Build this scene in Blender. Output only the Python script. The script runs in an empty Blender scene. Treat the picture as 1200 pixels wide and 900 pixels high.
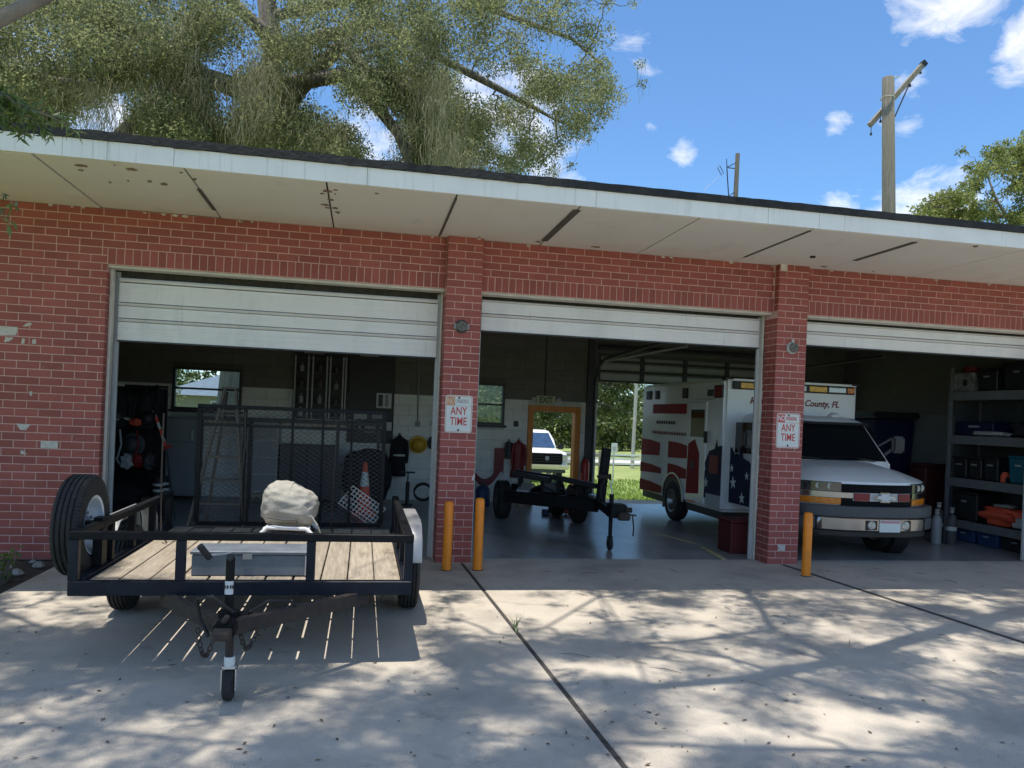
import bpy, bmesh, math, random
import numpy as np
from mathutils import Vector, Matrix, Euler, noise
random.seed(7)
RNG = np.random.default_rng(11)
SC = bpy.context.scene
COL = SC.collection
PI = math.pi
R = math.radians

# ------------------------------------------------------------------ camera
YAW, PITCH, ROLL = .1911, -.0023, .0415
CAM = Vector((-.85, -8.651, 1.667))
fw = Vector((math.sin(YAW)*math.cos(PITCH), math.cos(YAW)*math.cos(PITCH), math.sin(PITCH)))
r0 = Vector((math.cos(YAW), -math.sin(YAW), 0)); u0 = r0.cross(fw)
rt = r0*math.cos(ROLL) + u0*math.sin(ROLL); up = u0*math.cos(ROLL) - r0*math.sin(ROLL)
cd = bpy.data.cameras.new('camera'); cam = bpy.data.objects.new('camera', cd); COL.objects.link(cam)
cam.matrix_world = Matrix(((rt.x, up.x, -fw.x, CAM.x), (rt.y, up.y, -fw.y, CAM.y), (rt.z, up.z, -fw.z, CAM.z), (0, 0, 0, 1)))
cd.sensor_width = 36; cd.lens = 901/1200*36; cd.shift_y = 40/1200; cd.clip_start = .05; cd.clip_end = 3000
SC.camera = cam

# ------------------------------------------------------------------ sky, sun, exposure
SUN_DIR = Vector((-.10, -.09, 1)).normalized()          # towards the sun, near the zenith
w = bpy.data.worlds.new('World'); SC.world = w; w.use_nodes = True
nt = w.node_tree; nt.nodes.clear()
def N(t, tree=None, **kw):
    n = (tree or nt).nodes.new(t)
    for k, v in kw.items(): setattr(n, k, v)
    return n
L = nt.links.new
out = N('ShaderNodeOutputWorld'); bg = N('ShaderNodeBackground')
sky = N('ShaderNodeTexSky', sky_type='NISHITA', sun_disc=False)
sky.sun_elevation = math.asin(SUN_DIR.z); sky.sun_rotation = math.atan2(SUN_DIR.x, SUN_DIR.y)
sky.altitude = 0; sky.air_density = 1.0; sky.dust_density = .35; sky.ozone_density = 2.2
tc = N('ShaderNodeTexCoord')
CLX, CLY = 5.78, -.04
CLOUDS = [((.578, .685, .445), .062, 1.0), ((.545, .712, .450), .04, .8), ((.640, .665, .395), .045, .9), ((.510, .788, .346), .020, .62), ((.364, .872, .326), .022, .70),
          ((.328, .878, .348), .016, .45), ((.537, .803, .261), .03, .7), ((.566, .734, .374), .03, .5), ((.57, .75, .334), .03, .45)]
cur = None
for d, rad, s in CLOUDS:
    d = Vector(d).normalized()
    vd = N('ShaderNodeVectorMath', operation='DISTANCE'); vd.inputs[1].default_value = d
    L(tc.outputs['Generated'], vd.inputs[0])
    mr = N('ShaderNodeMapRange'); mr.interpolation_type = 'SMOOTHSTEP'
    mr.inputs['From Min'].default_value = 0; mr.inputs['From Max'].default_value = rad*1.7
    mr.inputs['To Min'].default_value = s; mr.inputs['To Max'].default_value = 0
    L(vd.outputs['Value'], mr.inputs['Value'])
    if cur is None: cur = mr.outputs[0]
    else:
        mx = N('ShaderNodeMath', operation='MAXIMUM'); L(cur, mx.inputs[0]); L(mr.outputs[0], mx.inputs[1]); cur = mx.outputs[0]
mp = N('ShaderNodeMapping'); mp.inputs['Scale'].default_value = (1, 1, 1.7); L(tc.outputs['Generated'], mp.inputs['Vector'])
nz = N('ShaderNodeTexNoise'); nz.inputs['Scale'].default_value = 15; nz.inputs['Detail'].default_value = 9; nz.inputs['Roughness'].default_value = .62
nz.inputs['Distortion'].default_value = .35
L(mp.outputs[0], nz.inputs['Vector'])
nb = N('ShaderNodeTexNoise'); nb.inputs['Scale'].default_value = 3.1; nb.inputs['Detail'].default_value = 2; mp2 = N('ShaderNodeMapping'); mp2.inputs['Location'].default_value = (CLX, CLY, 0); L(mp.outputs[0], mp2.inputs['Vector']); L(mp2.outputs[0], nb.inputs['Vector'])
sc_ = N('ShaderNodeMapRange'); sc_.inputs['From Min'].default_value = .445; sc_.inputs['From Max'].default_value = .575; sc_.inputs['To Max'].default_value = .8
L(nb.outputs['Fac'], sc_.inputs['Value'])            # scattered clouds over the unseen rest of the sky, thickened to lift ambient light
mxx = N('ShaderNodeMath', operation='MAXIMUM'); L(cur, mxx.inputs[0]); L(sc_.outputs[0], mxx.inputs[1])
ad = N('ShaderNodeMath', operation='MULTIPLY_ADD'); L(nz.outputs['Fac'], ad.inputs[0]); ad.inputs[1].default_value = 1.9; ad.inputs[2].default_value = -1.35
ad2 = N('ShaderNodeMath', operation='ADD'); L(ad.outputs[0], ad2.inputs[0]); L(mxx.outputs[0], ad2.inputs[1])
cl = N('ShaderNodeMapRange'); cl.inputs['From Min'].default_value = .08; cl.inputs['From Max'].default_value = .95; L(ad2.outputs[0], cl.inputs['Value'])
mixc = N('ShaderNodeMix', data_type='RGBA'); L(cl.outputs[0], mixc.inputs[0])
gm = N('ShaderNodeMix', data_type='RGBA', blend_type='MULTIPLY'); gm.inputs[0].default_value = 1
hs_ = N('ShaderNodeHueSaturation'); hs_.inputs['Saturation'].default_value = 1.0; L(sky.outputs[0], hs_.inputs['Color'])
L(hs_.outputs[0], gm.inputs[6]); gm.inputs[7].default_value = (.56, .77, .93, 1)
L(gm.outputs[2], mixc.inputs[6]); mixc.inputs[7].default_value = (7.0, 6.7, 6.2, 1)
L(mixc.outputs[2], bg.inputs['Color']); bg.inputs['Strength'].default_value = .1
L(bg.outputs[0], out.inputs['Surface'])
sd = bpy.data.lights.new('sun', 'SUN'); so = bpy.data.objects.new('sun', sd); COL.objects.link(so)
sd.energy = 2.6; sd.angle = R(.53); sd.color = (1, .94, .84)
so.rotation_euler = SUN_DIR.to_track_quat('Z', 'Y').to_euler(); so.location = (0, 0, 30)
SC.view_settings.view_transform = 'Standard'; SC.view_settings.look = 'None'
SC.view_settings.exposure = 1.15; SC.view_settings.gamma = 1
SC.cycles.use_denoising = True; SC.cycles.max_bounces = 12; SC.cycles.diffuse_bounces = 9; SC.cycles.transparent_max_bounces = 8
SC.cycles.caustics_reflective = False; SC.cycles.caustics_refractive = False

# ------------------------------------------------------------------ materials
def mat(name, c, rough=.6, metal=0, var=.12, scale=6, c2=None, bump=0, bscale=60, stretch=(1, 1, 1), spec=.5, trans=0, island=0, objrand=0, coord='Object', detail=5, coat=0):
    m = bpy.data.materials.new(name); m.use_nodes = True; t = m.node_tree
    b = t.nodes['Principled BSDF']; l = t.links.new
    b.inputs['Roughness'].default_value = rough; b.inputs['Metallic'].default_value = metal; b.inputs['Specular IOR Level'].default_value = spec
    if coat: b.inputs['Coat Weight'].default_value = coat
    if c2 is None: c2 = tuple(min(1, x*(1+var)) for x in c); c1 = tuple(x*(1-var) for x in c)
    else: c1 = c
    tc = t.nodes.new('ShaderNodeTexCoord'); mp = t.nodes.new('ShaderNodeMapping'); mp.inputs['Scale'].default_value = stretch
    if coord == 'World':
        g = t.nodes.new('ShaderNodeNewGeometry'); l(g.outputs['Position'], mp.inputs['Vector'])
    else: l(tc.outputs[coord], mp.inputs['Vector'])
    n = t.nodes.new('ShaderNodeTexNoise'); n.inputs['Scale'].default_value = scale; n.inputs['Detail'].default_value = detail; n.inputs['Roughness'].default_value = .6
    l(mp.outputs[0], n.inputs['Vector'])
    ramp = t.nodes.new('ShaderNodeMapRange'); ramp.inputs['From Min'].default_value = .3; ramp.inputs['From Max'].default_value = .7
    l(n.outputs['Fac'], ramp.inputs['Value'])
    fac = ramp.outputs[0]
    mix = t.nodes.new('ShaderNodeMix'); mix.data_type = 'RGBA'
    mix.inputs[6].default_value = (*c1, 1); mix.inputs[7].default_value = (*c2, 1); l(fac, mix.inputs[0])
    col = mix.outputs[2]
    if island or objrand:
        g = t.nodes.new('ShaderNodeNewGeometry'); oi = t.nodes.new('ShaderNodeObjectInfo')
        a = t.nodes.new('ShaderNodeMath'); a.operation = 'ADD'; l(g.outputs['Random Per Island'], a.inputs[0])
        if objrand: l(oi.outputs['Random'], a.inputs[1])
        else: a.inputs[1].default_value = 0
        fr = t.nodes.new('ShaderNodeMath'); fr.operation = 'FRACT'; l(a.outputs[0], fr.inputs[0])
        k = t.nodes.new('ShaderNodeMapRange'); k.inputs['To Min'].default_value = 1-(island or objrand); k.inputs['To Max'].default_value = 1+(island or objrand)
        l(fr.outputs[0], k.inputs['Value'])
        mu = t.nodes.new('ShaderNodeMix'); mu.data_type = 'RGBA'; mu.blend_type = 'MULTIPLY'; mu.inputs[0].default_value = 1
        l(col, mu.inputs[6]); l(k.outputs[0], mu.inputs[7]); col = mu.outputs[2]
    l(col, b.inputs['Base Color'])
    if bump:
        n2 = t.nodes.new('ShaderNodeTexNoise'); n2.inputs['Scale'].default_value = bscale; n2.inputs['Detail'].default_value = 6; l(mp.outputs[0], n2.inputs['Vector'])
        bp = t.nodes.new('ShaderNodeBump'); bp.inputs['Strength'].default_value = bump; bp.inputs['Distance'].default_value = .01
        l(n2.outputs['Fac'], bp.inputs['Height']); l(bp.outputs[0], b.inputs['Normal'])
    if trans:
        o = t.nodes['Material Output']; tr = t.nodes.new('ShaderNodeBsdfTranslucent'); ms = t.nodes.new('ShaderNodeMixShader')
        ms.inputs[0].default_value = trans; l(col, tr.inputs['Color']); l(b.outputs[0], ms.inputs[1]); l(tr.outputs[0], ms.inputs[2]); l(ms.outputs[0], o.inputs['Surface'])
    return m

def emat(m, colname='Base Color'): return m.node_tree.nodes['Principled BSDF']

def stain(m, c, scale, lo, hi, amount=1., stretch=(1, 1, 1), coord='World', detail=6, seed=0.):
    """a second, larger layer of wear over a material: colour c where a noise is above lo"""
    t = m.node_tree; l = t.links.new; b = t.nodes['Principled BSDF']
    src = b.inputs['Base Color'].links[0].from_socket
    g = t.nodes.new('ShaderNodeNewGeometry'); tcc = t.nodes.new('ShaderNodeTexCoord'); mp = t.nodes.new('ShaderNodeMapping')
    mp.inputs['Scale'].default_value = stretch; mp.inputs['Location'].default_value = (seed, seed*.7, seed*1.3)
    l(g.outputs['Position'] if coord == 'World' else tcc.outputs[coord], mp.inputs['Vector'])
    n = t.nodes.new('ShaderNodeTexNoise'); n.inputs['Scale'].default_value = scale; n.inputs['Detail'].default_value = detail; n.inputs['Roughness'].default_value = .65
    l(mp.outputs[0], n.inputs['Vector'])
    k = t.nodes.new('ShaderNodeMapRange'); k.inputs['From Min'].default_value = lo; k.inputs['From Max'].default_value = hi; k.inputs['To Max'].default_value = amount
    l(n.outputs['Fac'], k.inputs['Value'])
    mx = t.nodes.new('ShaderNodeMix'); mx.data_type = 'RGBA'; l(k.outputs[0], mx.inputs[0]); l(src, mx.inputs[6]); mx.inputs[7].default_value = (*c, 1)
    l(mx.outputs[2], b.inputs['Base Color'])
    return m

M = {}
M['brick'] = mat('brick_paint', (.295, .069, .057), .62, c2=(.355, .089, .073), scale=3, coord='World', bump=.25, bscale=55, objrand=.14)
stain(M['brick'], (.24, .056, .05), 1.1, .5, .75, .6)
stain(M['brick'], (.42, .26, .23), 14, .66, .74, .45, seed=4)
M['mortar'] = mat('mortar', (.62, .385, .345), .9, var=.12, scale=8, coord='World', bump=.4, bscale=90)
M['core'] = mat('wall_core', (.3, .12, .1), .9)
M['chip'] = mat('bare_patch', (.56, .51, .47), .9, var=.2, scale=20)
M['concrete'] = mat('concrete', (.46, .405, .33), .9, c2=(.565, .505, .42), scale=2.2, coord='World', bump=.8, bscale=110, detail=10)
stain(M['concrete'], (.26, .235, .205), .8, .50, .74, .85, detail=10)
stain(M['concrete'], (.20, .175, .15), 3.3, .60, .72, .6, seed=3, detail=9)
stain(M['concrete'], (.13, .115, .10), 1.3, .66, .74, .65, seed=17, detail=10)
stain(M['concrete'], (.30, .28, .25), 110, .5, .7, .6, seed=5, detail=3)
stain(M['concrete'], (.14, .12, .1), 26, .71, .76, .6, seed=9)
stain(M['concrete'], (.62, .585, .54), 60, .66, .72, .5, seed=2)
M['joint'] = mat('joint_dirt', (.05, .045, .04), .95, var=.4, scale=20)
M['floor'] = mat('sealed_floor', (.22, .225, .22), .28, c2=(.34, .34, .33), scale=1.3, coord='World', bump=.08, bscale=30, detail=9)
stain(M['floor'], (.12, .12, .12), 1.9, .47, .68, .8, stretch=(1, .4, 1), detail=9)
M['soffit'] = mat('soffit_paint', (.78, .755, .72), .8, c2=(.83, .81, .78), scale=1.5, coord='World', bump=.1, bscale=40)
stain(M['soffit'], (.45, .41, .36), 2.2, .58, .8, .5, stretch=(1, .5, 1))
M['fascia'] = mat('fascia_paint', (.84, .84, .84), .55, var=.05, scale=3, coord='World')
stain(M['fascia'], (.55, .55, .53), 5, .6, .8, .6, stretch=(1, 1, .25)); stain(M['fascia'], (.50, .50, .47), 9, .57, .7, .5, stretch=(3, 1, .1))
M['drip'] = mat('roof_edge', (.018, .019, .021), .75, var=.5, scale=12, coord='World', bump=.6, bscale=30)
M['seam'] = mat('seam_strip', (.10, .09, .08), .9, var=.3, scale=20)
M['rust'] = mat('peeled_rust', (.22, .15, .11), .9, var=.4, scale=15)
M['door'] = mat('door_paint', (.79, .765, .76), .45, var=.04, scale=4, coord='World', stretch=(1, 1, .4))
stain(M['door'], (.58, .585, .57), 2.5, .52, .75, .6, stretch=(1, 1, .3)); stain(M['door'], (.42, .42, .40), 12, .62, .74, .5, stretch=(1, 1, .08))
M['doorin'] = mat('door_inside', (.30, .31, .31), .5, var=.1)
M['trim'] = mat('trim_paint', (.62, .58, .52), .6, var=.1, scale=8, coord='World')
stain(M['trim'], (.25, .2, .16), 9, .62, .72, .7)
M['blacks'] = mat('black_steel', (.008, .009, .011), .5, var=.3, scale=14, bump=.15, bscale=60, spec=.15)
stain(M['blacks'], (.05, .035, .028), 9, .68, .76, .5, coord='Object')
M['navys'] = mat('trailer_paint', (.009, .013, .022), .42, var=.3, scale=10, bump=.12, bscale=50, spec=.2)
stain(M['navys'], (.07, .06, .055), 7, .64, .76, .6)
M['rusty'] = mat('rusty_steel', (.055, .036, .026), .75, c2=(.022, .02, .02), scale=16, bump=.4)
M['galv'] = mat('galvanised', (.085, .105, .13), .6, metal=.05, c2=(.16, .185, .215), scale=5, bump=.1, coord='Object')
stain(M['galv'], (.36, .39, .42), 6, .64, .7, .6, stretch=(1, 1, 2)); stain(M['galv'], (.07, .075, .08), 3.5, .58, .75, .7, seed=5)
M['zinc'] = mat('zinc', (.62, .63, .63), .35, metal=.7, var=.1)
M['fender'] = mat('fender_metal', (.36, .365, .37), .42, metal=.35, var=.07, scale=5)
stain(M['fender'], (.35, .35, .34), 4, .6, .8, .5, coord='Object')
M['plank'] = mat('deck_plank', (.245, .205, .155), .85, c2=(.40, .345, .27), scale=7, stretch=(7, .5, 7), coord='World', bump=.7, bscale=35, objrand=.16)
stain(M['plank'], (.17, .13, .09), 3, .55, .72, .7, stretch=(4, 1, 4)); stain(M['plank'], (.10, .08, .06), 1.1, .55, .68, .6, seed=6)
M['rubber'] = mat('rubber', (.018, .018, .018), .8, var=.3, scale=20, bump=.2, bscale=80)
stain(M['rubber'], (.06, .055, .05), 6, .55, .75, .6, coord='Object')
M['rim'] = mat('painted_rim', (.62, .70, .78), .35, metal=.3, var=.06)
M['steelrim'] = mat('steel_rim', (.30, .31, .32), .4, metal=.8, var=.1)
M['chrome'] = mat('chrome', (.75, .76, .78), .12, metal=1, var=.03)
M['canvas'] = mat('canvas', (.29, .275, .235), .9, c2=(.41, .39, .345), scale=9, bump=.5, bscale=50)
stain(M['canvas'], (.30, .26, .18), 5, .55, .75, .5, coord='Object')
M['white'] = mat('white_paint', (.74, .75, .75), .4, var=.04)
M['vwhite'] = mat('vehicle_white', (.77, .775, .78), .25, var=.025, spec=.5, coat=.3)
M['bol'] = mat('bollard_yellow', (.86, .25, .01), .45, var=.08, scale=9, coord='World', bump=.1)
stain(M['bol'], (.38, .17, .03), 7, .6, .75, .6)
M['black'] = mat('black_plastic', (.012, .012, .013), .5, var=.3)
M['dgrey'] = mat('dark_grey', (.055, .057, .06), .6, var=.2)
M['grey'] = mat('grey_paint', (.27, .285, .30), .5, var=.08)
M['lgrey'] = mat('light_grey', (.45, .46, .46), .55, var=.08)
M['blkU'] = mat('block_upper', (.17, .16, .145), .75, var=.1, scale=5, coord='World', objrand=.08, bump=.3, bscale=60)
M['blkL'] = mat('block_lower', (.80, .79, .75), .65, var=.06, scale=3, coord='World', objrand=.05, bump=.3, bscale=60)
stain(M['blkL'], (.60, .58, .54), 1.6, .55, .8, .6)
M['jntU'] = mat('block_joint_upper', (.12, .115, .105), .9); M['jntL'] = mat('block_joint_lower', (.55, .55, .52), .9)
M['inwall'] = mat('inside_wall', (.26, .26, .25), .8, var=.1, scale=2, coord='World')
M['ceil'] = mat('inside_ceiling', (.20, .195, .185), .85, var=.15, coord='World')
M['orange'] = mat('orange_frame', (.62, .22, .03), .5, var=.1)
M['frame'] = mat('window_frame', (.045, .047, .05), .5, var=.15)
M['shelfg'] = mat('shelf_steel', (.15, .155, .16), .55, var=.1)
M['exit'] = mat('exit_sign_face', (.50, .50, .33), .5, var=.1)
M['green'] = mat('exit_letters', (.05, .09, .05), .5)
M['red'] = mat('red_plastic', (.42, .025, .02), .4, var=.12)
M['dred'] = mat('dark_red', (.20, .014, .016), .5, var=.15)
M['vdred'] = mat('deep_red', (.085, .008, .009), .6, var=.15)
M['wrapred'] = mat('wrap_red', (.25, .012, .016), .6, c2=(.32, .02, .024), scale=2.5, spec=.15)
M['redor'] = mat('orange_red', (.75, .10, .045), .6, var=.12)
M['sred'] = mat('sign_red', (.55, .055, .05), .55, var=.2, scale=30)
M['sred2'] = mat('sign_faded_red', (.58, .27, .15), .55, var=.25, scale=30)
M['sgrey'] = mat('sign_faded_grey', (.38, .31, .28), .55, var=.2, scale=30)
M['swhite'] = mat('sign_white', (.66, .70, .68), .5, var=.05, scale=12)
M['blue'] = mat('blue_plastic', (.02, .05, .14), .5, var=.15); M['navy'] = mat('navy_decal', (.010, .014, .045), .55, var=.15, spec=.2)
M['teal'] = mat('teal_plastic', (.01, .12, .17), .45, var=.12)
M['yellow'] = mat('helmet_yellow', (.62, .36, .03), .4, var=.12)
M['bcap'] = mat('bumper_plastic', (.06, .066, .074), .55, var=.06)
M['bchrome'] = mat('dull_chrome', (.27, .28, .30), .18, metal=1, var=.05)
M['amber'] = mat('amber_lens', (.62, .19, .012), .2, var=.25, scale=25); M['yamber'] = mat('yellow_lens', (.8, .42, .03), .2, var=.3, scale=25)
M['clear'] = mat('clear_lens', (.42, .45, .45), .12, metal=.3, var=.3, scale=25)
M['lamp'] = mat('headlamp', (.035, .042, .042), .08, var=.6, scale=18, spec=.8)
M['lampref'] = mat('lamp_reflector', (.25, .27, .27), .2, metal=.6, var=.4, scale=25)
M['wood'] = mat('old_wood', (.075, .062, .048), .85, c2=(.13, .108, .085), scale=10, stretch=(8, 8, .6), bump=.4)
M['pole'] = mat('pole_wood', (.20, .17, .13), .9, c2=(.34, .30, .245), scale=5, stretch=(6, 6, .35), bump=.6, bscale=20)
M['bark'] = mat('bark', (.13, .11, .09), .95, c2=(.25, .22, .185), scale=4, stretch=(3, 3, 1), coord='World', bump=.8, bscale=14)
M['paper'] = mat('paper', (.60, .62, .63), .8, var=.05)
M['cloth'] = mat('dark_cloth', (.014, .014, .017), .9, var=.4, scale=18, bump=.4)
M['reflect'] = mat('reflective_tape', (.55, .57, .5), .4)
M['bluecl'] = mat('blue_cloth', (.02, .08, .25), .8, var=.2)
def glass(name, c, rough=.04, tr=.85):
    m = bpy.data.materials.new(name); m.use_nodes = True; t = m.node_tree; t.nodes.clear()
    o = t.nodes.new('ShaderNodeOutputMaterial'); a = t.nodes.new('ShaderNodeBsdfTransparent'); g = t.nodes.new('ShaderNodeBsdfGlossy'); ms = t.nodes.new('ShaderNodeMixShader')
    f = t.nodes.new('ShaderNodeFresnel'); f.inputs['IOR'].default_value = 1.45
    ad = t.nodes.new('ShaderNodeMath'); ad.operation = 'MULTIPLY_ADD'; ad.inputs[1].default_value = 1.; ad.inputs[2].default_value = 0
    t.links.new(f.outputs[0], ad.inputs[0]); t.links.new(ad.outputs[0], ms.inputs[0])
    a.inputs['Color'].default_value = (*c, 1); g.inputs['Roughness'].default_value = rough
    t.links.new(a.outputs[0], ms.inputs[1]); t.links.new(g.outputs[0], ms.inputs[2]); t.links.new(ms.outputs[0], o.inputs['Surface'])
    return m
M['glass'] = glass('window_glass', (.86, .93, .95))
M['vglass'] = mat('vehicle_glass', (.008, .010, .012), .05, var=.1, spec=.6)
M['sblue'] = mat('pickup_glass', (.03, .06, .12), .06, var=.2, spec=.8)
M['oakleaf'] = mat('oak_leaf', (.180, .205, .085), .6, c2=(.30, .325, .17), scale=.7, coord='World', trans=.6, island=.4, spec=.25)
M['moss'] = mat('spanish_moss', (.36, .33, .20), .95, c2=(.48, .445, .30), scale=1.5, coord='World', trans=.5, island=.25)
M['ashleaf'] = mat('light_leaf', (.19, .225, .06), .5, c2=(.29, .32, .11), scale=.6, coord='World', trans=.6, island=.35)
M['overleaf'] = mat('willow_leaf', (.10, .16, .04), .35, c2=(.17, .23, .07), scale=1.5, coord='World', trans=.5, island=.4)
M['woodleaf'] = mat('woods_leaf', (.055, .085, .022), .6, c2=(.115, .15, .042), scale=.25, coord='World', trans=.3, island=.35)
M['shrubleaf'] = mat('shrub_leaf', (.07, .13, .025), .5, c2=(.16, .21, .05), scale=6, coord='World', trans=.3, island=.4)
M['grass'] = mat('grass_blade', (.19, .30, .05), .6, c2=(.32, .42, .10), scale=1.2, coord='World', trans=.3, island=.3)
M['ground'] = mat('turf_ground', (.17, .23, .055), .95, c2=(.29, .33, .12), scale=1.1, coord='World', bump=.6, bscale=30, detail=9)
M['dirt'] = mat('sandy_path', (.42, .38, .31), .95, var=.15, scale=2, coord='World', bump=.4)
M['bed'] = mat('bed_soil', (.06, .05, .04), .95, var=.4, scale=14, coord='World', bump=.8)
M['rock'] = mat('rock', (.30, .28, .26), .9, var=.35, scale=6, bump=.6, objrand=.3)
M['shingle'] = mat('shingle_roof', (.16, .19, .23), .9, var=.15, scale=4, coord='World')
M['siding'] = mat('house_wall', (.42, .38, .32), .8, var=.08, scale=2, coord='World')
M['deadleaf'] = mat('dead_leaf', (.12, .075, .04), .85, var=.4, island=.4)

# ------------------------------------------------------------------ mesh helpers
def origin(o):
    p = Vector((0, 0, 0))
    while o is not None: p += o.location; o = o.parent
    return p

class MB:
    def __init__(s): s.v = []; s.f = []
    def add(s, vs, fs):
        n = len(s.v); s.v += [tuple(v) for v in vs]; s.f += [tuple(i+n for i in f) for f in fs]; return s
    def box(s, x0, x1, y0, y1, z0, z1):
        return s.add([(x0, y0, z0), (x1, y0, z0), (x1, y1, z0), (x0, y1, z0), (x0, y0, z1), (x1, y0, z1), (x1, y1, z1), (x0, y1, z1)],
                     [(0, 3, 2, 1), (4, 5, 6, 7), (0, 1, 5, 4), (1, 2, 6, 5), (2, 3, 7, 6), (3, 0, 4, 7)])
    def bar(s, p, q, wd, ht, upv=(0, 0, 1)):
        p = Vector(p); q = Vector(q); d = (q-p).normalized(); u = Vector(upv)
        if abs(d.dot(u)) > .98: u = Vector((1, 0, 0))
        sd = d.cross(u).normalized(); u = sd.cross(d)
        vs = [c + sd*a*wd/2 + u*b*ht/2 for c in (p, q) for a, b in ((-1, -1), (1, -1), (1, 1), (-1, 1))]
        return s.add(vs, [(3, 2, 1, 0), (4, 5, 6, 7), (0, 1, 5, 4), (1, 2, 6, 5), (2, 3, 7, 6), (3, 0, 4, 7)])
    def tube(s, pts, rad, n=8):
        pts = [Vector(p) for p in pts]; rad = rad if isinstance(rad, (list, tuple)) else [rad]*len(pts)
        rings = []; prev = None
        for i, p in enumerate(pts):
            d = (pts[min(i+1, len(pts)-1)] - pts[max(i-1, 0)]).normalized()
            if prev is None:
                a = Vector((0, 0, 1)) if abs(d.z) < .9 else Vector((1, 0, 0)); a = (a - d*a.dot(d)).normalized()
            else: a = (prev - d*prev.dot(d)).normalized()
            prev = a; b = d.cross(a)
            rings.append([p + (a*math.cos(2*PI*k/n) + b*math.sin(2*PI*k/n))*rad[i] for k in range(n)])
        return s.loft(rings)
    def loft(s, rings, caps=True):
        n = len(rings[0]); vs = [v for r in rings for v in r]; fs = []
        for i in range(len(rings)-1):
            for k in range(n): fs.append((i*n+k, i*n+(k+1) % n, (i+1)*n+(k+1) % n, (i+1)*n+k))
        if caps: fs += [tuple(range(n-1, -1, -1)), tuple((len(rings)-1)*n+k for k in range(n))]
        return s.add(vs, fs)
    def lathe(s, c, axis, prof, n=24, closed=False):
        c = Vector(c); ax = Vector(axis).normalized(); a = Vector((0, 0, 1)) if abs(ax.z) < .9 else Vector((1, 0, 0)); a = (a-ax*a.dot(ax)).normalized(); b = ax.cross(a)
        rings = [[c + ax*h + (a*math.cos(2*PI*k/n)+b*math.sin(2*PI*k/n))*max(r, 1e-4) for k in range(n)] for h, r in prof]
        if closed: rings.append(rings[0])
        return s.loft(rings, caps=not closed)
    def prism(s, poly, plane, a, b):
        f = {'xz': lambda u, v, t: (u, t, v), 'yz': lambda u, v, t: (t, u, v), 'xy': lambda u, v, t: (u, v, t)}[plane]
        n = len(poly)
        return s.add([f(u, v, a) for u, v in poly]+[f(u, v, b) for u, v in poly],
                     [tuple(range(n-1, -1, -1)), tuple(range(n, 2*n))]+[(k, (k+1) % n, n+(k+1) % n, n+k) for k in range(n)])
    def grid(s, fn, nu, nv):
        vs = [fn(i/nu, j/nv) for j in range(nv+1) for i in range(nu+1)]
        return s.add(vs, [(j*(nu+1)+i, j*(nu+1)+i+1, (j+1)*(nu+1)+i+1, (j+1)*(nu+1)+i) for j in range(nv) for i in range(nu)])
    def shell(s, fn, back, nu, nv):
        """closed plate: front surface fn(u,v), back surface back(u,v)"""
        n = (nu+1)*(nv+1); vs = [fn(i/nu, j/nv) for j in range(nv+1) for i in range(nu+1)]+[back(i/nu, j/nv) for j in range(nv+1) for i in range(nu+1)]
        I = lambda i, j: j*(nu+1)+i
        fs = []
        for j in range(nv):
            for i in range(nu):
                q = (I(i, j), I(i+1, j), I(i+1, j+1), I(i, j+1)); fs.append(q); fs.append(tuple(k+n for k in reversed(q)))
        for i in range(nu):
            fs.append((I(i+1, 0), I(i, 0), I(i, 0)+n, I(i+1, 0)+n)); fs.append((I(i, nv), I(i+1, nv), I(i+1, nv)+n, I(i, nv)+n))
        for j in range(nv):
            fs.append((I(0, j), I(0, j+1), I(0, j+1)+n, I(0, j)+n)); fs.append((I(nu, j+1), I(nu, j), I(nu, j)+n, I(nu, j+1)+n))
        return s.add(vs, fs)
    def mesh(s, name, off=Vector((0, 0, 0)), bevel=0, seg=1, smooth=None, recalc=True):
        me = bpy.data.meshes.new(name)
        me.from_pydata([(x-off.x, y-off.y, z-off.z) for x, y, z in s.v], [], s.f)
        bm = bmesh.new(); bm.from_mesh(me)
        if recalc: bmesh.ops.recalc_face_normals(bm, faces=bm.faces)
        if bevel:
            es = [e for e in bm.edges if len(e.link_faces) == 2 and e.calc_face_angle(0) > R(38)]
            bmesh.ops.bevel(bm, geom=es, offset=bevel, segments=seg, affect='EDGES', clamp_overlap=True)
        bm.to_mesh(me); bm.free()
        if smooth:
            me.polygons.foreach_set('use_smooth', [True]*len(me.polygons)); me.set_sharp_from_angle(angle=R(smooth))
        return me
    def build(s, name, m, parent=None, bevel=0, seg=1, smooth=None, local=False, kind=None, label=None):
        off = Vector((0, 0, 0)) if (local or parent is None) else origin(parent)
        me = s.mesh(name, off, bevel, seg, smooth); me.materials.append(m)
        o = bpy.data.objects.new(name, me); COL.objects.link(o); o.parent = parent
        if kind: o['kind'] = kind
        if label: o['label'] = label
        return o

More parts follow.
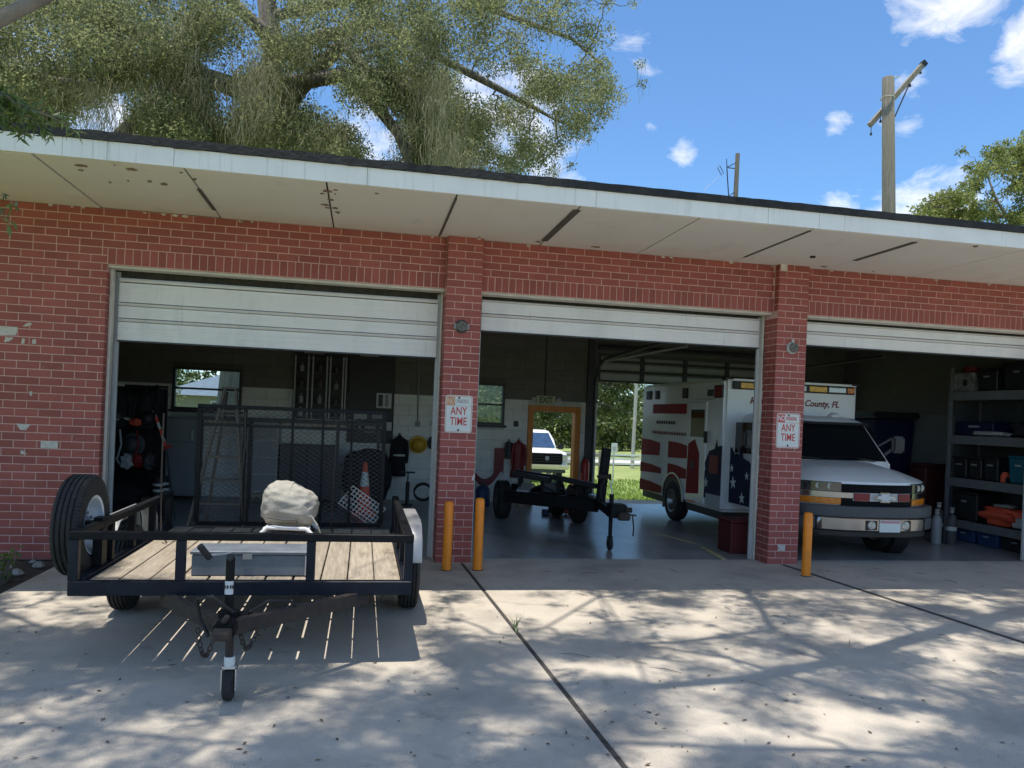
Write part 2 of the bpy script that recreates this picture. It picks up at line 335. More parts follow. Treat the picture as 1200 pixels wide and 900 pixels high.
def tag(o, label=None, cat=None, group=None, kind=None):
    if label: o['label'] = label
    if cat: o['category'] = cat
    if group: o['group'] = group
    if kind: o['kind'] = kind
    return o
def thing(name, label, cat, loc=(0, 0, 0), group=None, rz=0):
    o = bpy.data.objects.new(name, None); COL.objects.link(o); o.location = loc; o.rotation_euler = (0, 0, rz); o.empty_display_size = .2
    return tag(o, label, cat, group)
def link(name, me, parent=None, loc=(0, 0, 0), scale=(1, 1, 1), rot=(0, 0, 0)):
    o = bpy.data.objects.new(name, me); COL.objects.link(o); o.parent = parent; o.location = loc; o.scale = scale; o.rotation_euler = rot
    return o
def npmesh(name, verts, quads, m):
    me = bpy.data.meshes.new(name); nv, nf = len(verts), len(quads)
    me.vertices.add(nv); me.vertices.foreach_set('co', np.asarray(verts, np.float32).ravel())
    me.loops.add(nf*4); me.loops.foreach_set('vertex_index', np.asarray(quads, np.int32).ravel())
    me.polygons.add(nf); me.polygons.foreach_set('loop_start', np.arange(0, nf*4, 4, dtype=np.int32)); me.polygons.foreach_set('loop_total', np.full(nf, 4, np.int32))
    me.update(); me.validate(); me.materials.append(m)
    return me
def leaf_verts(c, size, aspect=.45, droop=0., jit=.35):
    """one pointed quad per centre, random facing"""
    n = len(c); d = RNG.normal(size=(n, 3)); d[:, 2] -= droop; d /= np.linalg.norm(d, axis=1)[:, None]
    s = RNG.normal(size=(n, 3)); s -= d*(s*d).sum(1)[:, None]; s /= np.linalg.norm(s, axis=1)[:, None]
    L_ = (size*(1+jit*RNG.uniform(-1, 1, n)))[:, None]; W_ = L_*aspect
    nn = np.cross(d, s)
    v = np.stack([c, c+d*L_*.45+s*W_*.5+nn*L_*.06, c+d*L_, c+d*L_*.45-s*W_*.5+nn*L_*.06], 1).reshape(-1, 3)
    return v, np.arange(n*4).reshape(-1, 4)
def ball_points(n, center, rad, squash=(1, 1, 1)):
    p = RNG.normal(size=(n, 3)); p /= np.linalg.norm(p, axis=1)[:, None]
    return np.asarray(center) + p*(RNG.uniform(0, 1, n)**.45)[:, None]*np.asarray(squash)*rad
DG = None
def text(name, s, size, m, parent, loc, rot=(PI/2, 0, 0), sx=1, bold=0, ext=.0006, shear=0, align='CENTER'):
    cu = bpy.data.curves.new(name, 'FONT'); cu.body = s; cu.size = size; cu.align_x = align; cu.align_y = 'CENTER'; cu.extrude = ext; cu.offset = bold; cu.shear = shear; cu.resolution_u = 3
    t = bpy.data.objects.new(name+'_tmp', cu); COL.objects.link(t)
    me = bpy.data.meshes.new_from_object(t.evaluated_get(bpy.context.evaluated_depsgraph_get())); bpy.data.objects.remove(t)
    me.materials.clear(); me.materials.append(m)
    o = bpy.data.objects.new(name, me); COL.objects.link(o); o.parent = parent; o.location = Vector(loc)-(origin(parent) if parent else Vector()); o.rotation_euler = rot; o.scale = (sx, 1, 1)
    return o
def screen(p):
    d = Vector(p)-CAM; z = d.dot(fw)
    if z < .1: return None
    return 600+901*d.dot(rt)/z, 490-901*d.dot(up)/z, z
def in_frame(p, mg=0):
    q = screen(p); return q is not None and -mg < q[0] < 1200+mg and -mg < q[1] < 900+mg

# ------------------------------------------------------------------ ground
def gz(x, y):
    t = min(max((y-6.6)/9.5, 0), 1); return -.06 - .76*(t*t*(3-2*t))
g = MB(); xs = sorted(set([-900, -400, -150, -70, -40] + list(np.linspace(-26, 40, 45)) + [60, 100, 200, 500, 900])); ys = sorted(set([-600, -200, -80, -40, -20, -9, 0, 5, 6.6] + list(np.linspace(6.6, 17, 14)) + [22, 30, 40, 60, 100, 200, 400, 900]))
nx = len(xs)
g.add([(x, y, gz(x, y)+(.05*math.sin(x*1.7)*math.sin(y*1.3+x) if 8 < y < 40 else 0)) for y in ys for x in xs], [(j*nx+i, j*nx+i+1, (j+1)*nx+i+1, (j+1)*nx+i) for j in range(len(ys)-1) for i in range(nx-1)])
tag(g.build('ground', M['ground'], smooth=60), kind='structure')
# concrete drive: a bed of dirt in the joints and separate slabs on it
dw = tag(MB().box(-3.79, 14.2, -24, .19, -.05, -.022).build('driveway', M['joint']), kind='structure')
def jx1(y): return .30-.031*y
def jx2(y): return 4.235-.083*y
for jf, jw in ((jx1, .017), (jx2, .042)): MB().prism([(jf(.19)-jw, .19), (jf(.19)+jw, .19), (jf(-20)+jw, -20), (jf(-20)-jw, -20)], 'xy', -.021, -.006).build('joint_filler', M['joint'], dw)
edges = [lambda y: -3.8, jx1, jx2, lambda y: 8.6-.083*y, lambda y: 13-.083*y]
for a, b in zip(edges[:-1], edges[1:]):
    ka, kb = (.04 if a is jx2 else .016), (.04 if b is jx2 else .016)
    for y0, y1 in ((-7.4, .2), (-16, -7.42), (-24, -16.02)):
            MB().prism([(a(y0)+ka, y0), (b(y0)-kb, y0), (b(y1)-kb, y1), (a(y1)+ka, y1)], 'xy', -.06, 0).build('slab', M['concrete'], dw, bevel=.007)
tag(MB().box(-5.2, 9.1, .202, 6.2, -.08, -.001).build('garage_floor', M['floor']), kind='structure')
fl = MB().prism([(3.50, 2.35), (3.56, 2.35), (3.80, 1.42), (3.74, 1.42)], 'xy', -.0005, .003)
fl.prism([(3.72, 1.1), (3.78, 1.1), (3.66, -.02+.25), (3.60, -.02+.25)], 'xy', -.0005, .003)
tag(fl.build('floor_marking', mat('worn_yellow_line', (.75, .62, .25), .6, c2=(.45, .38, .2), scale=9, coord='World')), kind='structure')
tag(MB().box(-6, 9, 6.2, 6.95, -.1, -.006).build('rear_apron', M['concrete']), kind='structure')
pth = MB(); xs2 = np.linspace(2.5, 16, 28)
pth.add([(x, 10.9+.06*x+k*1.5, gz(x, 10.9+.06*x+k*1.5)+.06) for k in (0, .5, 1) for x in xs2], [(j*28+i, j*28+i+1, (j+1)*28+i+1, (j+1)*28+i) for j in range(2) for i in range(27)])
tag(pth.build('path', M['dirt'], smooth=60), kind='structure')
tag(MB().add([(-30, 31, -.76), (60, 33, -.76), (60, 39, -.76), (-30, 36, -.76)], [(0, 1, 2, 3)]).build('road', mat('pale_road', (.48, .46, .43), .9, coord='World')), kind='structure')
tag(MB().box(-9, -3.812, -1.62, -.001, -.1, -.015).build('planting_bed', M['bed']), kind='structure')

# ------------------------------------------------------------------ the garage building
GB = thing('brick_garage', 'long low red brick garage with three roller doors partly raised under a flat overhanging roof', 'building', (2, 0, 0))
BH, BL, JT = 3.65/45, .2187, .0098
def brick_mesh(wd, ht, ch=.0035):
    a, b = wd/2, ht/2
    v = [(x, y, z) for y, k in ((.022, 0), (.003, 0), (0, ch)) for x, z in ((-a+k, -b+k), (a-k, -b+k), (a-k, b-k), (-a+k, b-k))]
    f = [(8, 9, 10, 11)]
    for r in (0, 4): f += [(r+i, r+(i+1) % 4, r+4+(i+1) % 4, r+4+i) for i in range(4)]
    return v, f
BR = []            # (x0,x1,z0,z1,y,owner)
def courses(x0, x1, c0, c1, y, owner, L_=BL, phase=0, skip=None):
    for c in range(c0, c1):
        o = x0 - (L_/2 if (c+phase) % 2 else 0)
        while o < x1-.02:
            a, b = max(o, x0), min(o+L_, x1)
            if b-a > .03: BR.append((a, b, c*BH, (c+1)*BH, y, owner))
            o += L_
front = MB().box(-7.4, -3.5245, .0045, .2, 0, 3.65)\
    .box(-3.5245, 8.06, .0045, .2, 3.07, 3.65).box(8.46, 12, .0045, .2, 0, 3.65).box(8.06, 8.46, .0045, .2, 3.07, 3.65).build('front_wall', M['mortar'], GB)
P2, P3, P4 = (0., .402), (4.03, 4.432), (8.06, 8.46)
piers = []
for a, b in (P2, P3, P4):
    piers.append(MB().box(a+.0045, b-.0045, -.0955, .0043, 0, 3.648).box(a+.0045, b-.0045, .0043, .1995, 0, 3.069).build('brick_pier', M['mortar'], GB))
courses(-7.4, -3.52, 0, 40, 0, front)
for a, b in ((-7.4, P2[0]), (P2[1], P3[0]), (P3[1], P4[0]), (P4[1], 12)): courses(a, b, 40, 45, 0, front, phase=1)
courses(P4[1], 12, 0, 40, 0, front)
for (a, b), o in zip((P2, P3, P4), piers): courses(a, b, 0, 45, -.1, o, L_=.201)
for a, b in ((-3.52, P2[0]), (P2[1], P3[0]), (P3[1], P4[0])):     # soldier course over the doors
    n = round((b-a)/.0815); s = (b-a)/n
    for i in range(n): BR.append((a+i*s, a+(i+1)*s, 3.074, 40*BH, 0, front))
def vis(b):
    c = ((b[0]+b[1])/2, b[4], (b[2]+b[3])/2)
    if not in_frame(c, 2): return 0
    if b[5] is front and b[0] > -3.4 and b[1] < .1 and b[2] < 3: return 0
    z = screen(c)[2]; return (b[1]-b[0])*(b[3]-b[2])/z**2
order = sorted(range(len(BR)), key=lambda i: -vis(BR[i])); single = set(order[:300])
meshes = {}; rest = {}
for i, (a, b, z0, z1, y, ow) in enumerate(BR):
    wd, ht = b-a-JT, z1-z0-JT
    yy = y + random.uniform(-.0015, .001)
    if i in single:
        key = (round(wd, 3), round(ht, 3))
        if key not in meshes:
            q = MB(); q.add(*brick_mesh(*key)); meshes[key] = q.mesh('brick'); meshes[key].materials.append(M['brick'])
        link('brick', meshes[key], ow, Vector(((a+b)/2, yy, (z0+z1)/2))-origin(ow))
    else:
        v, f = brick_mesh(wd, ht)
        rest.setdefault(ow.name, (MB(), ow))[0].add([(x+(a+b)/2, yv+yy, z+(z0+z1)/2) for x, yv, z in v], f)
# brick returns on the sides of the piers and at the left jamb
def side_returns(x, y0, y1, nrm, owner, c1, L_):
    q = rest.setdefault(owner.name, (MB(), owner))[0]
    for c in range(c1):
        cuts = [y0, y0+.1, y1] if c % 2 else [y0, y0+.2, y1]
        cuts = [v for v in cuts if v <= y1+1e-6]
        for a, b in zip(cuts[:-1], cuts[1:]):
            if b-a < .03: continue
            v, f = brick_mesh(b-a-JT, BH-JT)
            q.add([(x-nrm*yv*1.0, (a+b)/2+nrm*xv, z+(c+.5)*BH) for xv, yv, z in v], f)
for (a, b), o in zip((P2, P3, P4), piers):
    side_returns(a, -.1, .199, -1, o, 37, .2); side_returns(b, -.1, .199, 1, o, 37, .2)
    q = rest[o.name][0]
    for c in range(38, 45):
        for x, nrm in ((a, -1), (b, 1)):
            v, f = brick_mesh(.1-JT, BH-JT); q.add([(x-nrm*yv, -.05+nrm*xv, z+(c+.5)*BH) for xv, yv, z in v], f)
side_returns(-3.52, 0, .1, 1, front, 37, .2)
for q, ow in rest.values(): q.build('brick_courses', M['brick'], ow, kind='stuff')
# bare spots where the paint has flaked
ch = MB()
def chip(pts, y=0): ch.prism(pts, 'xz', y-.0035, y+.002)
chip([(-4.62, 2.275), (-4.35, 2.28), (-4.335, 2.366), (-4.62, 2.37)]); chip([(-4.29, 2.375), (-4.235, 2.38), (-4.2, 2.41), (-4.24, 2.415), (-4.27, 2.40)])
chip([(-4.46, 2.21), (-4.41, 2.215), (-4.37, 2.255), (-4.44, 2.26)]); chip([(-4.30, 2.20), (-4.27, 2.2), (-4.265, 2.25), (-4.29, 2.255)]); chip([(-4.2, 2.205), (-4.16, 2.205), (-4.165, 2.25), (-4.195, 2.25)])
chip([(-4.2, 1.675), (-4.18, 1.675), (-4.178, 1.72), (-4.203, 1.72)])
chip([(-4.32, 1.385), (-4.18, 1.38), (-4.225, 1.318), (-4.275, 1.322)]); chip([(-4.08, 1.145), (-3.92, 1.14), (-3.92, 1.215), (-4.08, 1.215)]); chip([(-4.265, 1.075), (-4.2, 1.075), (-4.235, 1.105), (-4.262, 1.12)])
chip([(4.155, .17), (4.255, .165), (4.26, .24), (4.15, .245), (4.17, .2)], -.1); chip([(4.04, 3.565), (4.13, 3.565), (4.13, 3.648), (4.04, 3.648)], -.1)
chip([(.37, .93), (.401, .93), (.401, 1.0), (.39, 1.0)], -.1)
for i in range(26):
    x = random.uniform(-4.6, 8); r = random.uniform(.01, .035)
    y = -.1 if (0 < x < .4 or 4.03 < x < 4.43) else 0
    chip([(x+r*random.uniform(.6, 1.3)*math.cos(t), min(3.648, 3.635+r*.6*random.uniform(.5, 1.2)*math.sin(t))) for t in np.linspace(0, 2*PI, 8)[:-1]], y)
ch.build('paint_chip', M['chip'], front, kind='stuff')
# soffit panels
sb = MB().box(-9, 13, -1.70, .0, 3.668, 3.70).build('soffit', M['joint'], GB)
seams = [-8.35, -7.17, -5.98, -4.79, -3.60, -2.425, -1.25, -.095, 1.065, 2.255, 3.46, 4.69, 5.93, 7.12, 8.3, 9.5, 10.7, 11.9]
for k, (a, b) in enumerate(zip(seams[:-1], seams[1:])):
    g_ = .008
    for q in ((a+g_, b-g_),):
        o = MB().box(q[0], q[1], -1.698, -.002, 3.65+random.uniform(-.004, .004), 3.666).build('soffit_panel', M['soffit'], sb, bevel=.003)
for x, w_, y0, y1 in ((-2.425, .018, -1.1, -.35), (1.06, .035, -1.6, -.25), (5.93-1.24, .03, -1.6, -.6), (-.095, .012, -1.6, -.1), (3.46, .014, -1.65, -.3)):
    MB().box(x-w_, x+w_, y0, y1, 3.641, 3.649).build('seam_strip', M['seam'], sb)
pr = MB()
for i in range(30):
    if i < 12: x, y = random.gauss(-3.0, .45), random.uniform(-1.65, -1.0)
    elif i < 22: x, y = random.gauss(-1.22, .07), random.uniform(-1.65, -.3)
    else: x, y = random.uniform(-3, 8), random.choice([random.uniform(-.1, -.02)-(.1), random.uniform(-1.69, -1.5)])
    r = random.uniform(.005, .02); sx_ = random.uniform(.6, 2.6)
    pr.prism([(x+r*sx_*random.uniform(.3, 1.5)*math.cos(t), y+r*random.uniform(.3, 2.2)*math.sin(t)) for t in np.linspace(0, 2*PI, 11)[:-1]], 'xy', 3.638, 3.6455)
pr.build('peeled_paint', M['rust'], sb, kind='stuff')
MB().lathe((4.14, -.62, 3.63), (0, 0, 1), [(0, .012), (.0, .03), (.02, .03)], 12).build('vent_hole', M['black'], sb)
# fascia boards and roof edge
fa = MB().box(-9, 13, -1.712, -1.70, 3.655, 3.80).build('fascia', M['joint'], GB)
fx = [-9, -6.6, -5.0, -3.36, -3.02, -2.5, -.9, 1.2, 2.95, 3.5, 5.6, 7.7, 10, 13]
for a, b in zip(fx[:-1], fx[1:]): MB().box(a+.0015, b-.0015, -1.74+random.uniform(-.002, .002), -1.712, 3.648, 3.806).build('fascia_board', M['fascia'], fa, bevel=.002)
MB().box(-9, 13, -1.745, 6.8, 3.812, 3.852).build('roof', M['drip'], GB)
de = MB(); n = 260; top = []; bot = []
for i in range(n+1):
    x = -9+22*i/n; rough = 1 if x < 1 else .35
    top.append((x, 3.872+random.uniform(-.006, .010)*rough)); bot.append((x, 3.808+random.uniform(-.009, .004)*rough))
for i in range(n): de.prism([bot[i], bot[i+1], top[i+1], top[i]], 'xz', -1.768, -1.69)
de.build('drip_edge', M['drip'], GB)
# leaf debris caught along the roof edge is on the roof
# door frames
def door_frame(a, b, left=True):
    q = MB().box(a, b-.001, .03, .19, 3.045, 3.073)
    if left: q.box(a, a+.03, .101, .19, 0, 3.045)
    q.box(b-.022, b-.001, .2, .26, 0, 3.10)
    return q.build('door_frame', M['trim'], GB, bevel=.004)
door_frame(-3.52, P2[0]); door_frame(P2[1], P3[0]-.0); door_frame(P3[1], P4[0])
def roller(a, b, rows, y=.245, lip=None):
    d = MB().box(a+.05, b-.05, y+.02, y+.03, rows[0][0], 3.1).build('roller_door', M['joint'], GB)
    for z0, z1, kind in rows:
        q = MB()
        if kind == 'slat':
            nr = max(2, round((z1-z0)/.035)); prof = []
            for i in range(nr):
                u0, u1 = z0+(z1-z0)*i/nr, z0+(z1-z0)*(i+1)/nr; m_ = .004 if 0 < i else 0
                prof += [(y-.012+(.0035 if i % 2 else 0), u0+m_), (y-.012+(.0035 if i % 2 else 0), u1)]
            poly = [(y+.02, z0)]+prof+[(y+.02, z1)]
            q.prism(poly, 'yz', a+.055, b-.055); q.build('slat', M['door'], d)
        elif kind == 'rib':
            q.prism([(y+.018, z0), (y-.008, z0+.003), (y-.024, (z0+z1)/2), (y-.008, z1-.003), (y+.018, z1)], 'yz', a+.055, b-.055); q.build('rib', M['door'], d)
        else:
            q.box(a+.055, b-.055, y-.02, y+.03, z0, z1).build('bottom_bar', M['dgrey'], d)
    return d
roller(-3.52, 0, [(2.295, 2.310, 'bar'), (2.312, 2.505, 'slat'), (2.510, 2.545, 'rib'), (2.550, 2.675, 'slat'), (2.680, 2.715, 'rib'), (2.720, 2.925, 'slat'), (2.935, 2.98, 'rib')])
roller(.402, 4.03, [(2.640, 2.655, 'bar'), (2.657, 2.815, 'slat'), (2.820, 2.855, 'rib'), (2.860, 2.99, 'slat'), (2.993, 3.02, 'rib')])
roller(4.432, 8.06, [(2.715, 2.73, 'bar'), (2.732, 2.865, 'slat'), (2.87, 2.905, 'rib'), (2.91, 3.0, 'slat'), (3.003, 3.03, 'rib')])
for a, b in ((-3.52, 0), (.402, 4.03), (4.432, 8.06)):
    MB().box(a+.01, a+.06, .262, .29, 0, 3.04).build('door_track', M['lgrey'], GB); MB().box(b-.06, b-.01, .262, .29, 0, 3.04).build('door_track', M['lgrey'], GB)
    MB().lathe((a, .52, 3.12), (1, 0, 0), [(.06, .16), (b-a-.06, .16)], 20).build('door_drum', M['dgrey'], GB)

# inside: walls, ceiling, windows
BY = 6.0
holes = [(-4.22, -3.03, 1.55, 2.31), (.86, 1.83, 1.49, 2.29), (2.30, 3.36, 0, 1.90), (3.70, 7.42, 0, 2.95)]
bw = MB(); zs = sorted({0, 2.0, 3.4} | {h[2] for h in holes} | {h[3] for h in holes}); xs_ = sorted({-5.2, 9.1} | {h[0] for h in holes} | {h[1] for h in holes})
low, hi_ = MB(), MB()
for z0, z1 in zip(zs[:-1], zs[1:]):
    for x0, x1 in zip(xs_[:-1], xs_[1:]):
        if any(h[0] <= x0+1e-6 and x1 <= h[1]+1e-6 and h[2] <= z0+1e-6 and z1 <= h[3]+1e-6 for h in holes): continue
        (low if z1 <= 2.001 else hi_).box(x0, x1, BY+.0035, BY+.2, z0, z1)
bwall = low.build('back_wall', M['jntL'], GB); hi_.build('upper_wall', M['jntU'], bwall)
BK = []
for c in range(17):
    z0, z1 = c*.2, (c+1)*.2; x = -5.2-(.2 if c % 2 else 0)
    while x < 9.1:
        segs = [(max(x, -5.2), min(x+.4, 9.1))]
        zz0, zz1 = z0, z1
        for h in holes:
            if h[2] < z1-.02 and h[3] > z0+.02:
                ns = []
                for a, b in segs:
                    if b <= h[0] or a >= h[1]: ns.append((a, b)); continue
                    if a < h[0]: ns.append((a, h[0]))
                    if b > h[1]: ns.append((h[1], b))
                segs = ns
        for a, b in segs:
            if b-a > .03: BK.append((a, b, z0, z1))
        x += .4
def bvis(b):
    c = ((b[0]+b[1])/2, BY, (b[2]+b[3])/2)
    if b[0] > 3.6 or b[2] > 2.75 or not in_frame(c): return 0
    return (b[1]-b[0])*(b[3]-b[2])/screen(c)[2]**2
order = sorted(range(len(BK)), key=lambda i: -bvis(BK[i])); single = set(i for i in order[:280] if bvis(BK[i]) > 0); bm_ = {}; rl, ru = MB(), MB()
for i, (a, b, z0, z1) in enumerate(BK):
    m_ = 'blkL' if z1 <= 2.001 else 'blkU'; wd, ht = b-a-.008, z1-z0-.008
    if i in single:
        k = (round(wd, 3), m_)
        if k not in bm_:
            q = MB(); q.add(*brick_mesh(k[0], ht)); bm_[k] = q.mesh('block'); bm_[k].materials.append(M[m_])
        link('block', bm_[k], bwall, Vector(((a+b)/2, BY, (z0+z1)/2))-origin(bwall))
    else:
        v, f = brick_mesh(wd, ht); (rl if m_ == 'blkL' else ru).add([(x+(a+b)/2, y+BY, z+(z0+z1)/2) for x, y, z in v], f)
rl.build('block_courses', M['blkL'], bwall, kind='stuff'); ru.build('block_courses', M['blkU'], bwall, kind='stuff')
for x0, x1 in ((-5.4, -5.2), (9.1, 9.3)):
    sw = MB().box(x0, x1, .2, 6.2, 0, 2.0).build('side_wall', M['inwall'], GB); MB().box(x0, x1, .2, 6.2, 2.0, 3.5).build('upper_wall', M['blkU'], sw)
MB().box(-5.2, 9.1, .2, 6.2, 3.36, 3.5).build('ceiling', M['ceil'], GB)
jo = MB()
for x in np.arange(-4.8, 9, 1.22): jo.box(x-.03, x+.03, .9, 6.0, 3.24, 3.36)
jo.build('ceiling_joists', M['ceil'], GB)
def window(x0, x1, z0, z1, zm):
    f = MB()
    for a in ((x0, x0+.05, z0, z1), (x1-.05, x1, z0, z1), (x0+.05, x1-.05, z0, z0+.045), (x0+.05, x1-.05, z1-.045, z1), (x0+.05, x1-.05, zm-.018, zm+.018)): f.box(a[0], a[1], BY-.02, BY+.08, a[2], a[3])
    o = f.build('window', M['frame'], GB)
    for a, b in ((z0+.045, zm-.018), (zm+.018, z1-.045)): MB().box(x0+.05, x1-.05, BY+.05, BY+.056, a, b).build('pane', M['glass'], o)
    MB().box(x0-.04, x1+.04, BY-.05, BY-.002, z0-.05, z0-.002).build('window_sill', M['frame'], o)
window(-4.22, -3.03, 1.55, 2.31, 1.93); window(.86, 1.83, 1.49, 2.29, 1.88)
df = MB().box(2.30, 2.41, BY-.03, BY+.22, 0, 1.79).box(3.25, 3.36, BY-.03, BY+.22, 0, 1.79).box(2.30, 3.36, BY-.03, BY+.22, 1.79, 1.90)
df.build('entry_door_frame', M['orange'], GB, bevel=.008)
# rear roller door, half raised: the inside of two sections with stiles, its tracks and springs
rd = MB().box(3.70, 7.42, BY+.12, BY+.13, 2.43, 2.95).build('rear_door', M['doorin'], GB)
for z0, z1 in ((2.44, 2.62), (2.64, 2.82), (2.84, 2.95)):
    for i in range(4):
        a = 3.72+i*.92; MB().box(a+.05, a+.88, BY+.10, BY+.119, z0+.035, z1-.02).build('panel', M['lgrey'], rd)
    MB().box(3.70, 7.42, BY+.07, BY+.118, z0-.01, z0+.03).build('rail', M['dgrey'], rd)
for i in range(5): MB().box(3.70+i*.92-.03, 3.70+i*.92+.05, BY+.06, BY+.117, 2.431, 2.95).build('stile', M['dgrey'], rd)
MB().tube([(3.62, 5.95, 0), (3.62, 5.95, 2.4), (3.62, 5.8, 2.68), (3.62, 5.4, 2.83), (3.62, 2.6, 2.9)], .03, 6).build('track', M['dgrey'], rd)
MB().tube([(7.5, 5.95, 0), (7.5, 5.95, 2.4), (7.5, 5.8, 2.68), (7.5, 5.4, 2.83), (7.5, 2.6, 2.9)], .03, 6).build('track', M['dgrey'], rd)
MB().box(3.46, 3.58, 5.92, 5.995, 0, 3.3).build('track_post', M['dgrey'], rd)
MB().tube([(3.66, 5.55, 2.80), (4.50, 3.6, 2.98)], .022, 8).build('opener_rail', M['lgrey'], rd)
MB().lathe((3.6, 5.7, 3.08), (1, 0, 0), [(0, .05), (3.9, .05)], 12).build('spring_shaft', M['dgrey'], rd)
MB().tube([(.12, BY-.02, 3.3), (.165, BY-.02, 1.5)], .014, 8).box(.12, .21, BY-.05, BY-.001, 1.40, 1.50).build('conduit', M['grey'], GB)
MB().tube([(2.62, BY-.02, 3.3), (2.62, BY-.02, 2.1)], .013, 8).build('conduit', M['dgrey'], GB)
MB().box(2.02, 2.11, BY-.03, BY-.001, 1.47, 1.58).build('switch_box', M['dgrey'], GB)
MB().box(.40, .50, BY-.03, BY-.001, 1.42, 1.53).build('switch_box', M['lgrey'], GB)

# ------------------------------------------------------------------ bollards, signs, bells
def bollard(x, y, h, label):
    t = thing('bollard', label, 'bollard', (x, y, 0), 'yellow bollards in front of the brick piers')
    MB().lathe((x, y, 0), (0, 0, 1), [(-.02, .050), (h-.03, .050), (h-.012, .046), (h-.002, .036), (h+.004, .0)], 28).build('post', M['bol'], t, smooth=50)
    MB().lathe((x, y, 0), (0, 0, 1), [(-.01, .062), (.004, .058), (.008, .0502)], 20).build('base_ring', M['joint'], t, smooth=50)
bollard(.085, -.49, .735, 'yellow bollard in front of the pier with its foot on the slab joint')
bollard(.42, -.48, .775, 'yellow bollard at the right edge of the pier by the middle door')
bollard(4.135, -.76, .72, 'yellow bollard at the pier beside the ambulance')
def psign(x, z, wd, ht, label, faded):
    y = -.104; t = thing('parking_sign', label, 'sign', (x, y, z-ht/2), 'no parking signs on the brick piers'); a, b, r = wd/2, ht/2, .03
    def rr(a, b, r): return [(x+sx*(a-r)+r*math.cos(th), z+sz*(b-r)+r*math.sin(th)) for sx, sz, t0 in ((1, 1, 0), (-1, 1, PI/2), (-1, -1, PI), (1, -1, 1.5*PI)) for th in np.linspace(t0, t0+PI/2, 5)]
    MB().prism(rr(a, b, r), 'xz', y-.003, y).build('panel', M['swhite'], t)
    q = MB(); o = rr(a-.008, b-.008, r-.006); i_ = rr(a-.014, b-.014, r-.012); n = len(o)
    q.add([(u, y-.0035, v) for u, v in o]+[(u, y-.0035, v) for u, v in i_], [(k, (k+1) % n, n+(k+1) % n, n+k) for k in range(n)])
    red = M['sred2'] if faded else M['sred']
    q.build('border', red, t)
    zt = z+b-.115
    MB().box(x-a+.014, x+a-.014, y-.0036, y-.003, zt-.004, zt).build('divider', M['sgrey'] if faded else M['sred'], t)
    MB().box(x-a+.016, x-a+.108, y-.0036, y-.003, zt+.004, z+b-.018).build('red_field', red, t)
    text('lettering', 'NO', .088, M['swhite'] if not faded else mat('faded_no', (.66, .5, .36), .6), t, (x-a+.062, y-.0043, zt+.049), sx=.62, bold=.002)
    text('lettering', 'PARKING', .064, M['sgrey'] if faded else M['sred'], t, (x-a+.195, y-.004, zt+.047), sx=.53, bold=.001)
    text('lettering', 'ANY', .125, M['sred'], t, (x, y-.004, z+.03), sx=.72, bold=.0015); text('lettering', 'TIME', .125, M['sred'], t, (x, y-.004, z-.085), sx=.72, bold=.0015)
    for zz in (z+b-.028, z-b+.03): MB().lathe((x, y-.003, zz), (0, -1, 0), [(0, .012), (.003, .012), (.005, .007)], 10).build('bolt', M['black'], t)
psign(.195, 1.668, .305, .418, 'weathered no parking sign on the pier between the trailer and the two bollards', True)
psign(4.228, 1.632, .312, .425, 'brighter red and white no parking sign on the pier beside the ambulance', False)
def bell(x, z, label, dusty):
    t = thing('alarm_bell', label, 'alarm bell', (x, -.1, z), 'round grey fittings high on the brick piers')
    pl = MB().lathe((x, -.1, z), (0, -1, 0), [(0, .075), (.012, .075), (.02, .062), (.03, .05)], 24).build('mounting_plate', M['lgrey'] if dusty else M['dgrey'], t, smooth=40)
    MB().lathe((x, -.13, z), (0, -1, 0), [(0, .05), (.02, .06), (.035, .05), (.042, .02), (.05, .018), (.054, 0)], 20).build('bell', mat('dusty_metal', (.22, .22, .2), .7, c2=(.06, .06, .055), scale=40), t, smooth=40)
    if not dusty: MB().box(x-.085, x+.085, -.122, -.102, z-.028, z+.028).build('bracket', M['grey'], t)
    else: MB().lathe((x, -.112, z+.085), (0, -1, 0), [(0, .02), (.01, .02)], 10).build('lug', M['chip'], t)
bell(.187, 2.645, 'small dark grey round fitting above the weathered parking sign', False)
bell(4.236, 2.64, 'pale grey round fitting above the sign on the ambulance pier', True)

